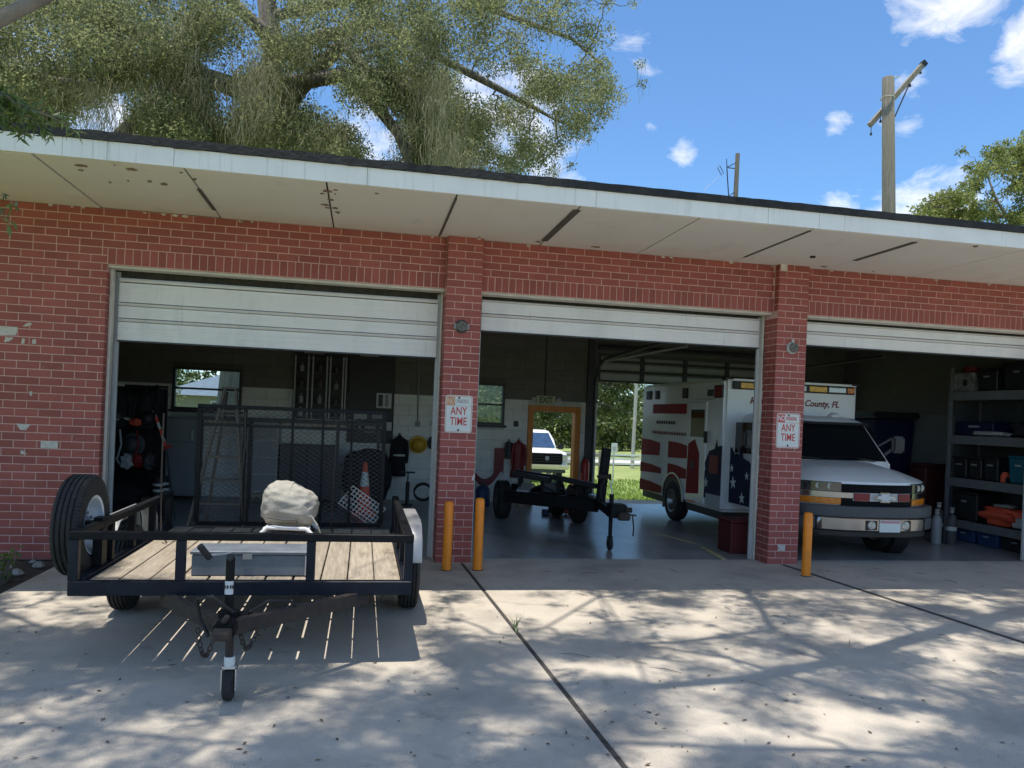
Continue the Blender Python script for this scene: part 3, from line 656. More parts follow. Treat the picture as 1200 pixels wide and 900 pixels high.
# ------------------------------------------------------------------ wheels
def wheel(parent, c, nx_, Rr, W, rimm, rr, tread=False, name='wheel', depth=.05):
    """nx_ = +1/-1: side (x) on which the rim face shows"""
    c = Vector(c); wob = thing_part(name, parent, c)
    prof = [(-W*.42, rr), (-W*.49, rr+.03), (-W*.5, (rr+Rr)/2+.01), (-W*.46, Rr-.03), (-W*.40, Rr-.008)]
    gx = [-.27, -.09, .09, .27]
    for k in gx: prof += [((k-.03)*W, Rr), ((k-.022)*W, Rr-.011), ((k+.022)*W, Rr-.011), ((k+.03)*W, Rr)]
    prof += [(W*.40, Rr-.008), (W*.46, Rr-.03), (W*.5, (rr+Rr)/2+.01), (W*.49, rr+.03), (W*.42, rr)]
    n = 72 if tread else 40
    q = MB().lathe(c, (1, 0, 0), prof, n, closed=True)
    q.build('tyre', M['rubber'], wob, smooth=35)
    if tread:
        s = MB()
        for k in range(84):
            a = 2*PI*k/84
            for sx, wd in ((-1, .1), (1, .1)):
                d = Vector((0, math.sin(a), math.cos(a))); tg = Vector((0, math.cos(a), -math.sin(a)))
                p0 = c+Vector((sx*W*.315, 0, 0))+d*(Rr-.003); p1 = c+Vector((sx*W*.455, 0, 0))+d*(Rr-.020)
                s.bar(p0, p1+tg*.004, .014, .010, d)
            for kx in (-.18, 0, .18):
                p = c+Vector((kx*W, 0, 0))+d*(Rr-.001); s.bar(p-Vector((.045*W, 0, 0))-tg*.004, p+Vector((.045*W, 0, 0))+tg*.004, .015, .006, d)
        s.build('tread', M['rubber'], wob, kind='stuff')
    f = nx_*W
    MB().lathe(c, (nx_, 0, 0), [(-W*.42, rr+.004), (-W*.3, rr-.02), (W*.25, rr-.02), (W*.44, rr+.004), (W*.47, rr+.006), (W*.44, rr-.012), (W*.2, rr-.035), (W*.05, rr-.05), (W*.05+.001, rr*.62), (W*.14, rr*.52), (W*.16, rr*.33), (W*.05, rr*.30), (W*.05-.01, 0)], 40).build('rim', rimm, wob, smooth=30)
    b = MB()
    for k in range(6):
        a = 2*PI*k/6; b.lathe(c+Vector((nx_*W*.15, math.sin(a)*rr*.42, math.cos(a)*rr*.42)), (nx_, 0, 0), [(0, .011), (.016, .010), (.018, 0)], 8)
    b.build('lug_nuts', M['steelrim'], wob)
    return wob
def thing_part(name, parent, c):
    o = bpy.data.objects.new(name, None); COL.objects.link(o); o.parent = parent; o.location = Vector(c)-origin(parent); o.empty_display_size = .1; return o

# ------------------------------------------------------------------ utility trailer
UT = thing('utility_trailer', 'black utility trailer with plank deck and mesh tailgate in front of the left door', 'trailer', (-1.54, -3.5, 0))
xl, xr, yf, yb, zb, ztp = -2.56, -.515, -3.5, -1.12, .50, .852
q = MB().box(xl-.025, xr+.025, yf-.03, yf+.03, .455, .545).box(xl-.025, xl+.035, yf+.03, yb, .455, .545).box(xr-.035, xr+.025, yf+.03, yb, .455, .545).box(xl+.035, xr-.035, yb-.06, yb, .44, .52)
for y in (-3.0, -2.45, -1.9, -1.5): q.box(xl+.035, xr-.035, y-.025, y+.025, .43, .482)
q.build('lower_frame', M['navys'], UT, bevel=.004)
MB().box(xl-.03, xr+.03, yf-.028, yf+.028, ztp-.05, ztp).build('top_rail', M['blacks'], UT, bevel=.004)
for x in (xl, xr): MB().box(x-.028, x+.028, yf+.029, yb, ztp-.048, ztp-.002).build('top_rail', M['blacks'], UT, bevel=.004)
for x in (xl, -1.942, -1.146, xr): MB().box(x-.028, x+.028, yf-.026, yf+.026, .546, ztp-.051).build('post', M['navys'], UT, bevel=.003)
for x in (xl, xr):
    for y in (-2.82, -2.3, -1.72, -1.16): MB().box(x-.025, x+.025, y-.025, y+.025, .546, ztp-.049).build('post', M['blacks'], UT, bevel=.003)
npl = 11; pw = (xr-xl-.075)/npl
for i in range(npl):
    x0 = xl+.037+i*pw; d = random.uniform(-.003, .003)
    me = MB().box(x0+.004+random.choice([.0, .004, .005]), x0+pw-.003-random.choice([0, .002, .005]), yf+.032, yb-.005, .484+d, .522+d)
    me.build('plank', M['plank'], UT, bevel=.004)
for sx, x in ((-1, xl), (1, xr)):        # fenders: bent sheet over each wheel
    a, b = x+sx*.028, x+sx*.16; pr_ = [(-2.66, .50), (-2.62, .66), (-2.50, .765), (-2.36, .795), (-1.66, .795), (-1.52, .765), (-1.42, .66), (-1.38, .50)]
    pi_ = [(y+(.006 if y < -2 else -.006), z-.006) for y, z in reversed(pr_)]
    f_ = MB().prism(pr_+pi_, 'yz', min(a, b), max(a, b)); f_.build('fender', M['fender'], UT, bevel=.0029, smooth=50)
    MB().prism([(-2.60, .51), (-2.48, .75), (-1.54, .75), (-1.42, .51), (-1.55, .51), (-1.66, .70), (-2.36, .70), (-2.47, .51)], 'yz', b-sx*.007, b).build('fender_skirt', M['fender'], UT)
    wheel(UT, (x+sx*.10, -2.02, .335), sx, .335, .16, M['rim'], .19)
MB().box(xl, xr, -2.05, -1.99, .30, .37).build('axle', M['blacks'], UT)
wheel(UT, (-2.69, -3.0, .815), 1, .338, .175, M['rim'], .195, tread=True, name='spare_wheel')
MB().box(-2.70, -2.53, -3.04, -2.96, .80, .84).box(-2.60, -2.54, -3.05, -2.95, .55, .87).build('spare_bracket', M['blacks'], UT)
# tailgate of expanded mesh, folded up
gx0, gx1, gz0, gz1, gy = -2.335, -.645, .54, 1.665, -1.1
q = MB().box(gx0-.02, gx1+.02, gy-.02, gy+.02, gz1-.035, gz1).box(gx0, gx1, gy-.02, gy+.02, gz0, gz0+.035).box(gx0-.02, gx0+.02, gy-.019, gy+.019, gz0+.035, gz1-.035).box(gx1-.02, gx1+.02, gy-.019, gy+.019, gz0+.035, gz1-.035).build('tailgate', M['blacks'], UT, bevel=.003)
MB().box(gx0+.021, gx1-.021, gy+.0165, gy+.035, 1.46, 1.49).build('gate_rail', M['blacks'], q)
for x, wd in ((-1.93, .028), (-1.885, .022), (-1.50, .022), (-1.22, .022), (-.95, .022)): MB().box(x-wd/2, x+wd/2, gy-.016, gy+.016, gz0+.036, gz1-.036 if x != -1.885 else 1.55).build('gate_upright', M['blacks'], q)
ms = MB(); p = .042; gm_ = mat('mesh_steel', (.06, .062, .065), .6)
for k in range(-60, 120):
    for s in (1, -1):
        x0 = gx0+k*p*1.5; za, zb_ = gz0, gz1; xa, xb = x0, x0+s*(gz1-gz0)*1.5
        t0, t1 = 0., 1.
        dx = xb-xa
        lo_, hi2 = (gx0-xa)/dx, (gx1-xa)/dx
        if lo_ > hi2: lo_, hi2 = hi2, lo_
        t0, t1 = max(0, lo_), min(1, hi2)
        if t1-t0 < .01: continue
        ms.bar((xa+dx*t0, gy+s*.002, za+(zb_-za)*t0), (xa+dx*t1, gy+s*.002, za+(zb_-za)*t1), .003, .0055, (0, 1, 0))
ms.build('gate_mesh', gm_, q, kind='stuff')
MB().tube([(-1.93, -1.128, 1.60), (-1.92, -1.132, 1.3), (-1.94, -1.13, 1.0), (-1.92, -1.13, .6)], .009, 5).build('latch_chain', M['rusty'], q)
# tongue, coupler and jack
for x in (-2.05, -.78):
    MB().bar((x, -3.44, .425), (-1.545+(x+1.415)*.045, -4.14, .425), .05, .085).build('tongue_beam', M['rusty'], UT, bevel=.004)
MB().box(-1.60, -1.49, -4.30, -3.98, .40, .475).prism([(-1.625, -4.12), (-1.465, -4.12), (-1.44, -3.92), (-1.65, -3.92)], 'xy', .375, .462).build('coupler', M['blacks'], UT, bevel=.012, seg=2)
MB().loft([[(x, -4.30, z) for x, z in ((-1.595, .40), (-1.495, .40), (-1.495, .465), (-1.595, .465))], [(x, -4.37, z) for x, z in ((-1.585, .41), (-1.505, .41), (-1.505, .455), (-1.585, .455))]]).box(-1.56, -1.53, -4.28, -4.18, .475, .505).build('coupler_head', M['rusty'], UT, bevel=.008)
JX, JY = -1.552, -4.09
jk = MB().lathe((JX, JY, 0), (0, 0, 1), [(.36, .027), (.66, .027), (.662, .025), (.80, .025), (.803, 0)], 18).box(JX-.05, JX+.05, JY-.03, JY+.05, .47, .50).build('jack', M['blacks'], UT, smooth=40)
MB().lathe((JX+.012, JY, 0), (0, 0, 1), [(.20, .022), (.37, .022)], 16).build('inner_tube', M['rusty'], jk, smooth=40)
MB().lathe((JX+.016, JY, 0), (0, 0, 1), [(.185, .030), (.245, .030)], 16).build('collar', M['swhite'], jk, smooth=40)
MB().box(JX-.025, JX-.018, JY-.03, JY+.03, .06, .19).box(JX+.052, JX+.059, JY-.03, JY+.03, .06, .19).box(JX-.025, JX+.059, JY-.03, JY+.03, .18, .195).build('caster_fork', M['zinc'], jk)
MB().lathe((JX+.017, JY, .088), (1, 0, 0), [(-.028, .02), (-.028, .075), (-.02, .088), (.02, .088), (.028, .075), (.028, .02)], 28).build('caster_wheel', M['rubber'], jk, smooth=35)
MB().tube([(JX+.0, JY, .80), (JX, JY, .826), (JX-.11, JY-.01, .818)], .008, 8).build('crank_arm', M['steelrim'], jk)
MB().lathe((JX-.11, JY-.01, .80), (-.42, -.25, .62), [(0, .017), (.005, .019), (.095, .019), (.10, .012)], 12).build('crank_grip', M['black'], jk, smooth=40)
MB().lathe((JX, JY, .805), (0, -1, .2), [(-.02, .02), (.034, .02), (.036, .012)], 12).build('crank_hub', M['black'], jk)
MB().grid(lambda u, v: (JX+.0282*math.sin((u-.5)*1.9), JY-.0282*math.cos((u-.5)*1.9), .60+.075*v), 6, 1).build('sticker', M['paper'], jk)
st = MB()
for i, (a, b) in enumerate(((-.6, -.38), (-.25, -.05), (.12, .3), (.4, .62))): st.box(JX+.028*a*1.6, JX+.028*b*1.6, JY-.0305, JY-.027, .634, .652)
st.build('sticker_print', M['black'], jk)
for s in (-1, 1):                      # safety chains hanging from the coupler
    cp = [Vector((JX+s*(.055+.11*t), -4.08-.05*math.sin(t*PI), .43-.16*math.sin(t*PI)*(1 if s < 0 else .75)-.02*t)) for t in np.linspace(0, 1, 13)]
    cq = MB()
    for i in range(12):
        c_ = (cp[i]+cp[i+1])/2; d = (cp[i+1]-cp[i]).normalized(); u = d.cross(Vector((0, 1, 0) if i % 2 else (0, 0, 1))).normalized()
        cq.tube([c_+d*.017*math.cos(a)+u*.011*math.sin(a) for a in np.linspace(0, 2*PI, 9)], .0042, 5)
    cq.build('safety_chain', M['rusty'], UT)
cp = [(JX+.03, -4.12, .5), (JX-.08, -4.16, .60), (JX-.17, -4.1, .57), (JX-.16, -4.05, .45), (JX-.1, -4.1, .36)]
MB().tube([tuple(Vector(cp[0]).lerp(Vector(cp[1]), 0))]+cp[1:], .011, 7).tube([(JX+.1, -4.0, .47), (JX+.2, -3.98, .53), (JX+.32, -3.9, .51), (JX+.36, -3.85, .46)], .009, 6).build('wiring', M['rubber'], UT, smooth=60)
MB().tube([(-2.435, -2.0, 1.575), (-2.436, -1.99, 1.1), (-2.43, -1.98, .74), (-2.42, -2.0, .60), (-2.36, -2.06, .535)], .0065, 6).build('guide_rod', M['rusty'], UT)
MB().tube([(-1.085, -1.3, 1.585), (-1.098, -1.3, 1.0), (-1.101, -1.3, .53)], .005, 6).build('guide_rod', M['rusty'], UT)
# things on the deck
tb = thing('toolbox', 'long weathered grey metal box on the trailer deck behind the front rail', 'box', (-1.555, -3.1, .525))
MB().box(-1.925, -1.185, -3.27, -2.97, .526, .665).build('body', M['galv'], tb, bevel=.006)
MB().box(-1.935, -1.175, -3.278, -2.962, .667, .692).build('lid', M['galv'], tb, bevel=.006)
MB().box(-1.60, -1.54, -3.29, -3.2785, .64, .675).build('hasp', M['steelrim'], tb)
MB().box(-1.197, -1.1795, -3.274, -2.966, .53, .664).build('end_strip', M['zinc'], tb)
cb = thing('canvas_bundle', 'pale tied canvas bundle on a white frame near the trailer tailgate', 'bundle', (-1.46, -1.55, .525))
def sack(u, v):
    th = 2*PI*u; ph = PI*(v-.5); cx, cz = math.cos(ph), math.sin(ph)
    n = 1+.025*math.sin(3*th+2*v*6)+.03*math.sin(3*ph+2*th)+.012*math.sin(9*th-7*ph)+.014*abs(math.sin(11*ph+2*th))+.01*math.sin(17*ph-3*th+math.sin(4*th))
    sx = math.copysign(abs(cx*math.cos(th))**.75, math.cos(th)); sy = math.copysign(abs(cx*math.sin(th))**.8, math.sin(th)); sz = math.copysign(abs(cz)**.8, cz)
    x = .245*n*sx+.03*sz+.04*(1 if sx > 0 else 0)*-sz; z = .195*n*sz-.055*sx*(.5+.5*sz)
    p = Vector((x, .27*n*sy, z)); k = 1
    for f_, a_ in ((4.5, .03), (9, .016), (24, .007)): k -= a_*(1-2*abs(noise.noise(Vector((p.x*f_*.32+3, p.y*f_*.8, p.z*f_*1.7-p.x*f_*.35)))))*.8
    return (-1.455+p.x*k, -1.55+p.y*k, .80+p.z*(.5+.5*k))
MB().grid(sack, 110, 60).build('canvas', M['canvas'], cb, smooth=70)
MB().tube([(-1.70, -1.80, .545), (-1.62, -1.80, .63), (-1.30, -1.80, .62), (-1.20, -1.80, .545)], .018, 8).tube([(-1.66, -1.3, .545), (-1.6, -1.3, .63), (-1.3, -1.3, .62), (-1.22, -1.3, .545)], .018, 8).bar((-1.64, -1.80, .61), (-1.62, -1.3, .61), .03, .03).bar((-1.28, -1.80, .61), (-1.3, -1.3, .61), .03, .03).build('stand', M['white'], cb, smooth=40)
MB().tube([(-1.26, -1.81, .74), (-1.20, -1.84, .66), (-1.16, -1.83, .56)], .008, 6).build('strap', M['canvas'], cb)
MB().tube([(-1.62, -1.81, .715), (-1.5, -1.825, .70), (-1.38, -1.825, .70), (-1.36, -1.82, .65)], .005, 6).build('cord', M['dgrey'], cb)

# ------------------------------------------------------------------ left bay contents
ld = thing('stepladder', 'old wooden stepladder standing open behind the trailer tailgate', 'ladder', (-2.3, .9, 0))
zt_ = 1.85; A = [(-2.53, .55), (-2.16, .55)]; top = [(-2.46, .9), (-2.34, .9)]
for (bx, by), (tx, ty) in zip([(-2.80, .55), (-2.12, .55)], top): MB().bar((bx, by, 0), (tx, ty, zt_), .03, .075, (0, 1, 0)).build('side_rail', M['wood'], ld)
for k in range(1, 7):
    t = k/7; MB().box(-2.80+(.34)*t+.01, -2.12-.22*t-.01, .55+.35*t-.05, .55+.35*t+.05, zt_*t-.012, zt_*t+.012).build('step', M['wood'], ld)
for bx, tx in ((-2.74, -2.45), (-2.18, -2.35)): MB().bar((bx, 1.45, 0), (tx, .97, zt_-.04), .03, .045, (0, 1, 0)).build('rear_leg', M['wood'], ld)
MB().box(-2.49, -2.31, .84, 1.02, zt_, zt_+.022).build('top_step', M['wood'], ld)
# steel rack of fire gear at the left
# gear rack
gr = thing('gear_rack', 'black steel rack crowded with dark gear just inside the left door jamb', 'rack', (-4.05, 3.1, 0))
for x in (-4.42, -3.70):
    for y in (2.9, 3.4): MB().box(x-.02, x+.02, y-.02, y+.02, 0, 1.90).build('post', M['blacks'], gr)
for z in (.12, .68, 1.28, 1.86): MB().box(-4.44, -3.68, 2.88, 3.42, z-.015, z+.015).build('shelf', M['blacks'], gr)
MB().box(-4.44, -3.68, 3.415, 3.43, 0, 1.9).build('back_panel', M['black'], gr)
MB().box(-4.32, -4.12, 2.865, 2.878, 1.862, 1.90).build('label_plate', M['paper'], gr)
def lumpy(c, s, m, name, label, cat, group=None, seed=0, k=.12):
    rs = random.Random(seed); ph = [rs.uniform(0, 6) for _ in range(6)]
    def f(u, v):
        th, p_ = 2*PI*u, PI*(v-.5); d = Vector((math.cos(p_)*math.cos(th), math.cos(p_)*math.sin(th), math.sin(p_)))
        n = 1+k*math.sin(3*d.x*2+ph[0])*math.sin(4*d.y+ph[1])+k*.7*math.sin(7*d.z+ph[2]+3*d.x)+k*.5*math.sin(11*d.x+ph[3]+5*d.z)
        e = lambda a: math.copysign(abs(a)**.7, a)
        return (c[0]+s[0]/2*n*e(d.x), c[1]+s[1]/2*n*e(d.y), c[2]+s[2]/2+s[2]/2*min(n, 1.15)*e(d.z))
    return tag(MB().grid(f, 28, 16).build(name, m, None, smooth=70), label, cat, group)
def coat(x, y, zt, ht, wd, m, label, stripes=(), cat='coat', name='hanging_coat', group=None):
    t = thing(name, label, cat, (x, y, zt-ht), group)
    rings = []
    for f, ww, dd in ((0, .10, .05), (.05, .30, .10), (.13, .95, .15), (.3, .85, .16), (.55, .8, .16), (.8, .95, .18), (1, 1.08, .2)):
        rings.append([(x+wd/2*ww*math.cos(a)*(1+.1*math.sin(3*a+f*5)), y+dd/2*math.sin(a)*(1+.15*math.sin(5*a+f*9)), zt-ht*f) for a in np.linspace(0, 2*PI, 25)[:-1]])
    MB().loft(rings).build('body', m, t, smooth=60)
    for s in (-1, 1): MB().tube([(x+s*wd*.40, y-.02, zt-ht*.13), (x+s*wd*.53, y-.05, zt-ht*.4), (x+s*wd*.50, y-.07, zt-ht*.68)], [wd*.14, wd*.12, wd*.10], 9).build('sleeve', m, t, smooth=60)
    MB().tube([(x, y+.02, zt+.03), (x, y, zt-.02)], .012, 6).build('hook_loop', M['dgrey'], t)
    for f in stripes: MB().loft([[(x+wd/2*.99*math.cos(a), y+.19/2*math.sin(a), zt-ht*f-dz) for a in np.linspace(0, 2*PI, 25)[:-1]] for dz in (0, .035)]).build('reflective_stripe', M['reflect'], t, smooth=60)
    return t
def helmet(c, m, label, group=None, r=.12, tilt=0):
    t = thing('helmet', label, 'helmet', c, group)
    MB().lathe(c, (0, -1, tilt), [(0, r*.98), (r*.35, r*.92), (r*.7, r*.70), (r*.92, r*.35), (r*.97, 0)], 24).build('shell', m, t, smooth=50)
    MB().lathe(c, (0, -1, tilt), [(-.012, r*1.0), (-.012, r*1.28), (.004, r*1.25), (.012, r*.98)], 24, closed=True).build('brim', m, t, smooth=50)
    MB().bar(Vector(c)+Vector((0, -r*.2, r*.98)), Vector(c)+Vector((0, -r*.98, 0)), .02, .02).build('crest', m, t)
    return t
G1 = 'dark turnout coats on the gear rack'
coat(-4.2, 2.95, 1.80, .5, .30, M['cloth'], 'dark turnout coat on the gear rack under the small white label', (.75,), group=G1)
coat(-3.86, 2.95, 1.80, .52, .28, M['cloth'], 'dark turnout coat at the right end of the gear rack', (.8,), group=G1)
helmet((-4.0, 2.92, 1.05), M['dgrey'], 'dark grey round helmet in the middle of the gear rack', r=.13)
helmet((-3.82, 2.9, 1.42), M['black'], 'black helmet on the upper shelf of the gear rack', r=.11)
lumpy((-3.92, 2.98, .74), (.26, .24, .17), M['red'], 'bag', 'red bag on the gear rack below the grey helmet', 'bag', seed=3)
lumpy((-4.25, 3.0, .70), (.3, .3, .26), M['cloth'], 'bag', 'black duffel on the left of the gear rack', 'bag', seed=4)
lumpy((-4.44, 2.78, .98), (.12, .12, .22), M['bluecl'], 'bag', 'small blue bag hanging by the left door jamb', 'bag', seed=5)
lumpy((-4.1, 3.0, .14), (.55, .36, .36), M['cloth'], 'bag', 'large black bag on the bottom shelf of the gear rack', 'bag', seed=6)
lumpy((-4.22, 3.02, 1.30), (.3, .3, .24), M['dgrey'], 'bag', 'charcoal bag on the upper shelf of the gear rack', 'bag', seed=8)
for i_, (x_, z_, sz, mm, lab) in enumerate(((-4.30, 1.32, (.16, .2, .14), 'bluecl', 'dark blue cloth roll on the upper shelf of the gear rack'), (-4.05, .72, (.14, .16, .2), 'lgrey', 'pale grey glove bundle at the middle of the gear rack'), (-3.76, .72, (.13, .2, .22), 'dgrey', 'charcoal pouch beside the red bag on the gear rack'), (-3.95, 1.32, (.15, .2, .1), 'redor', 'small orange red pouch on the upper shelf of the gear rack'), (-3.78, .14, (.16, .24, .2), 'wood', 'brown pouch on the bottom shelf of the gear rack'), (-4.4, .15, (.1, .3, .26), 'bluecl', 'blue pouch low on the left of the gear rack'))): lumpy((x_, 2.86, z_), sz, M[mm], 'pouch', lab, 'pouch', seed=40+i_, k=.16)
for i_, (x_, lab) in enumerate(((-4.15, 'pale strap hanging from the middle of the gear rack'), (-3.93, 'dark red strap hanging near the right of the gear rack'))): tag(MB().tube([(x_, 2.84, 1.26), (x_+.03, 2.82, 1.05), (x_-.02, 2.82, .85), (x_+.02, 2.83, .78)], .014, 6).build('strap', M['lgrey' if i_ == 0 else 'dred'], None, smooth=60), lab, 'strap')
pa = thing('pry_tool', 'red and white striped tool leaning against the right end of the gear rack', 'tool', (-3.6, 2.9, 0))
for i in range(6): MB().bar((-3.55-.03*i, 2.88, 1.03+.085*i), (-3.58-.03*i, 2.88, 1.115+.085*i), .03, .03).build('band', M['redor'] if i % 2 == 0 else M['swhite'], pa)
MB().bar((-3.40, 2.88, 0), (-3.55, 2.88, 1.03), .026, .026).build('shaft', M['dgrey'], pa)
MB().bar((-3.60, 2.88, 1.0), (-3.48, 2.88, 1.06), .05, .04).build('head', M['red'], pa)
boots = 'rubber boots under the gear rack'
for i, (x, lab) in enumerate(((-3.60, 'black boot with pale bands on the floor by the gear rack, nearer the door'), (-3.56, 'black boot with pale bands on the floor by the gear rack, nearer the back wall'))):
    t = thing('boot', lab, 'boot', (x, 2.75+i*.2, 0), boots); y = 2.75+i*.2
    MB().loft([[(x+.055*k*math.cos(a), y+.065*k*math.sin(a), z) for a in np.linspace(0, 2*PI, 15)[:-1]] for k, z in ((1, .03), (.95, .12), (.95, .3), (1.1, .62))]).build('shaft', M['rubber'], t, smooth=50)
    MB().box(x-.055, x+.06, y-.19, y+.06, 0, .1).build('foot', M['rubber'], t, bevel=.03, seg=2)
    for z in (.42, .5): MB().lathe((x, y, z), (0, 0, 1), [(0, .075), (.035, .077)], 16).build('band', M['reflect'], t)
cb_ = thing('metal_cabinet', 'pale grey metal cabinet against the back wall left of the stepladder', 'cabinet', (-3.98, 5.7, 0))
MB().box(-4.33, -3.66, 5.45, 5.98, .06, 1.40).build('body', M['grey'], cb_, bevel=.01)
MB().box(-4.32, -3.67, 5.42, 5.447, .10, .98).build('door', M['grey'], cb_, bevel=.006); MB().box(-4.32, -3.67, 5.42, 5.447, 1.0, 1.38).build('door', M['grey'], cb_, bevel=.006)
MB().box(-3.74, -3.71, 5.385, 5.418, 1.02, 1.2).build('handle', M['zinc'], cb_)
wb = thing('workbench', 'long dark workbench along the back wall behind the trailer', 'workbench', (-2.3, 5.6, 0))
MB().box(-3.62, -.52, 5.35, 5.98, 1.39, 1.45).build('top', M['dgrey'], wb, bevel=.005)
for x in (-3.58, -2.75, -1.28, -.56): MB().box(x-.03, x+.03, 5.38, 5.44, 0, 1.39).build('leg', M['dgrey'], wb)
MB().box(-2.74, -2.30, 5.40, 5.95, .15, 1.38).build('drawer_unit', M['lgrey'], wb, bevel=.006)
for k in range(4): MB().box(-2.72, -2.32, 5.385, 5.398, .19+k*.3, .46+k*.3).build('drawer', M['grey'], wb, bevel=.004)
MB().box(-2.26, -1.32, 5.40, 5.95, .05, 1.0).build('locker', M['dgrey'], wb, bevel=.006); MB().box(-1.80, -1.78, 5.392, 5.399, .08, .98).build('locker_seam', M['black'], wb)
wr = thing('bottle_rack', 'black wall rack with pale upright rails and small bottles above the workbench', 'rack', (-1.63, 5.9, 1.47))
MB().box(-2.12, -1.15, 5.96, 5.995, 1.47, 2.72).build('back_panel', M['black'], wr)
for x in (-2.09, -1.86, -1.78, -1.53, -1.47, -1.24, -1.19): MB().box(x-.012, x+.012, 5.78, 5.81, 1.48, 2.62).build('rail', M['lgrey'], wr)
for z in (1.50, 1.74, 2.02, 2.32, 2.58): MB().box(-2.11, -1.16, 5.80, 5.958, z-.012, z+.012).build('shelf', M['dgrey'], wr)
rb = random.Random(5); k = 0
for z in (1.512, 1.752, 2.032, 2.332):
    for x in (-1.98, -1.65, -1.36):
        h = rb.uniform(.12, .2); 
        MB().lathe((x, 5.87, z), (0, 0, 1), [(0, .05), (h*.7, .05), (h*.85, .02), (h, .02)], 12).build('bottle', M[rb.choice(['dgrey', 'grey', 'lgrey', 'dgrey', 'wood'])], wr, smooth=40)
MB().box(-1.95, -1.6, 5.72, 5.9, 2.655, 2.71).build('light_box', M['grey'], wr)
nb_ = thing('notice_board', 'tall black notice board with pale papers on the back wall', 'notice board', (-.715, 5.97, 1.05))
MB().box(-1.14, -.29, 5.95, 5.995, 1.06, 2.72).build('board', M['black'], nb_, bevel=.005)
for x0, x1, z0, z1, m_ in ((-.62, -.34, 1.72, 2.0, 'paper'), (-.585, -.50, 1.75, 1.97, 'dgrey'), (-.46, -.40, 1.75, 1.97, 'grey'), (-1.02, -.78, 1.50, 1.66, 'lgrey'), (-.68, -.46, 1.52, 1.64, 'grey'), (-1.12, -.98, 1.30, 1.48, 'grey'), (-.94, -.88, 1.30, 1.46, 'lgrey'), (-.82, -.62, 1.26, 1.44, 'lgrey'), (-.58, -.46, 1.30, 1.45, 'grey'), (-.42, -.32, 1.30, 1.46, 'paper')):
    y = 5.944 if m_ in ('dgrey', 'grey') and x0 > -.6 and z0 > 1.7 else 5.947
    MB().box(x0, x1, y, 5.9495 if y > 5.945 else 5.9465, z0, z1).build('paper', M[m_], nb_)
MB().box(-.95, -.62, 5.72, 5.92, 2.66, 2.70).build('board_light', M['lgrey'], nb_)
coat(-.165, 5.86, 1.24, .78, .28, M['cloth'], 'black jacket with a pale band hanging on the back wall beside the yellow helmet', (.47,))
helmet((.19, 5.93, 1.06), M['yellow'], 'yellow helmet hanging on the back wall right of the black jacket', r=.135, tilt=-.25)
helmet((.50, 5.94, 1.10), M['dgrey'], 'dark helmet on the back wall half hidden by the brick pier', r=.11)
tcn = thing('traffic_cone', 'orange red traffic cone with a white collar behind the tailgate', 'traffic cone', (-.78, 3.9, 0))
MB().box(-.97, -.60, 3.72, 4.08, 0, .035).build('base', M['redor'], tcn, bevel=.012)
MB().lathe((-.785, 3.9, 0), (0, 0, 1), [(.035, .14), (.05, .125), (.45, .075)], 24).build('body', M['redor'], tcn, smooth=40)
MB().lathe((-.785, 3.9, 0), (0, 0, 1), [(.45, .0765), (.68, .0475)], 24).build('collar', M['swhite'], tcn, smooth=40)
MB().lathe((-.785, 3.9, 0), (0, 0, 1), [(.68, .046), (.83, .027), (.835, .018)], 24).build('tip', M['redor'], tcn, smooth=40)
# perforated white piece on the tailgate in front of the cone
pf = MB(); a_ = Vector((-.92, -1.06, .93)); b_ = Vector((-.60, -1.06, .715)); dn = Vector((-.105, 0, -.135))
for k in range(11): pf.bar(a_.lerp(b_, k/10), a_.lerp(b_, k/10)+dn*1.25, .007, .012, (0, 1, 0))
for k in range(7): pf.bar(a_+dn*1.25*k/6, b_+dn*1.25*k/6, .006, .011, (0, 1, 0))
tag(pf.build('perforated_panel', M['swhite'], None), 'white perforated plastic piece hung aslant on the tailgate in front of the cone', 'panel')
bk = lumpy((-.75, 5.3, 0), (.85, .5, .98), M['cloth'], 'covered_machine', 'black covered machine on the floor behind the traffic cone', 'machine', seed=11, k=.05)
fp = thing('floor_pump', 'black upright floor pump under the hanging jacket', 'pump', (-.02, 5.2, 0))
MB().lathe((-.02, 5.2, 0), (0, 0, 1), [(0, .1), (.02, .1), (.022, .035), (.42, .035), (.424, .012), (.58, .012)], 16).build('barrel', M['black'], fp, smooth=40); MB().box(-.14, .10, 5.185, 5.215, .575, .605).build('handle', M['black'], fp)
ch_ = MB()
for k in range(3): ch_.tube([(.28+.16*math.cos(a), 5.5+.05*math.sin(a*2)+.03*k, .20+.15*math.sin(a)+.012*k) for a in np.linspace(0, 2*PI, 24)], .014, 6)
ch_.tube([(.43, 5.48, .14), (.6, 5.4, .03), (.9, 5.3, .02), (1.1, 5.4, .02)], .014, 6)
tag(ch_.build('coiled_hose', M['black'], None, smooth=60), 'coiled black hose leaning low on the back wall left of the pier', 'hose')

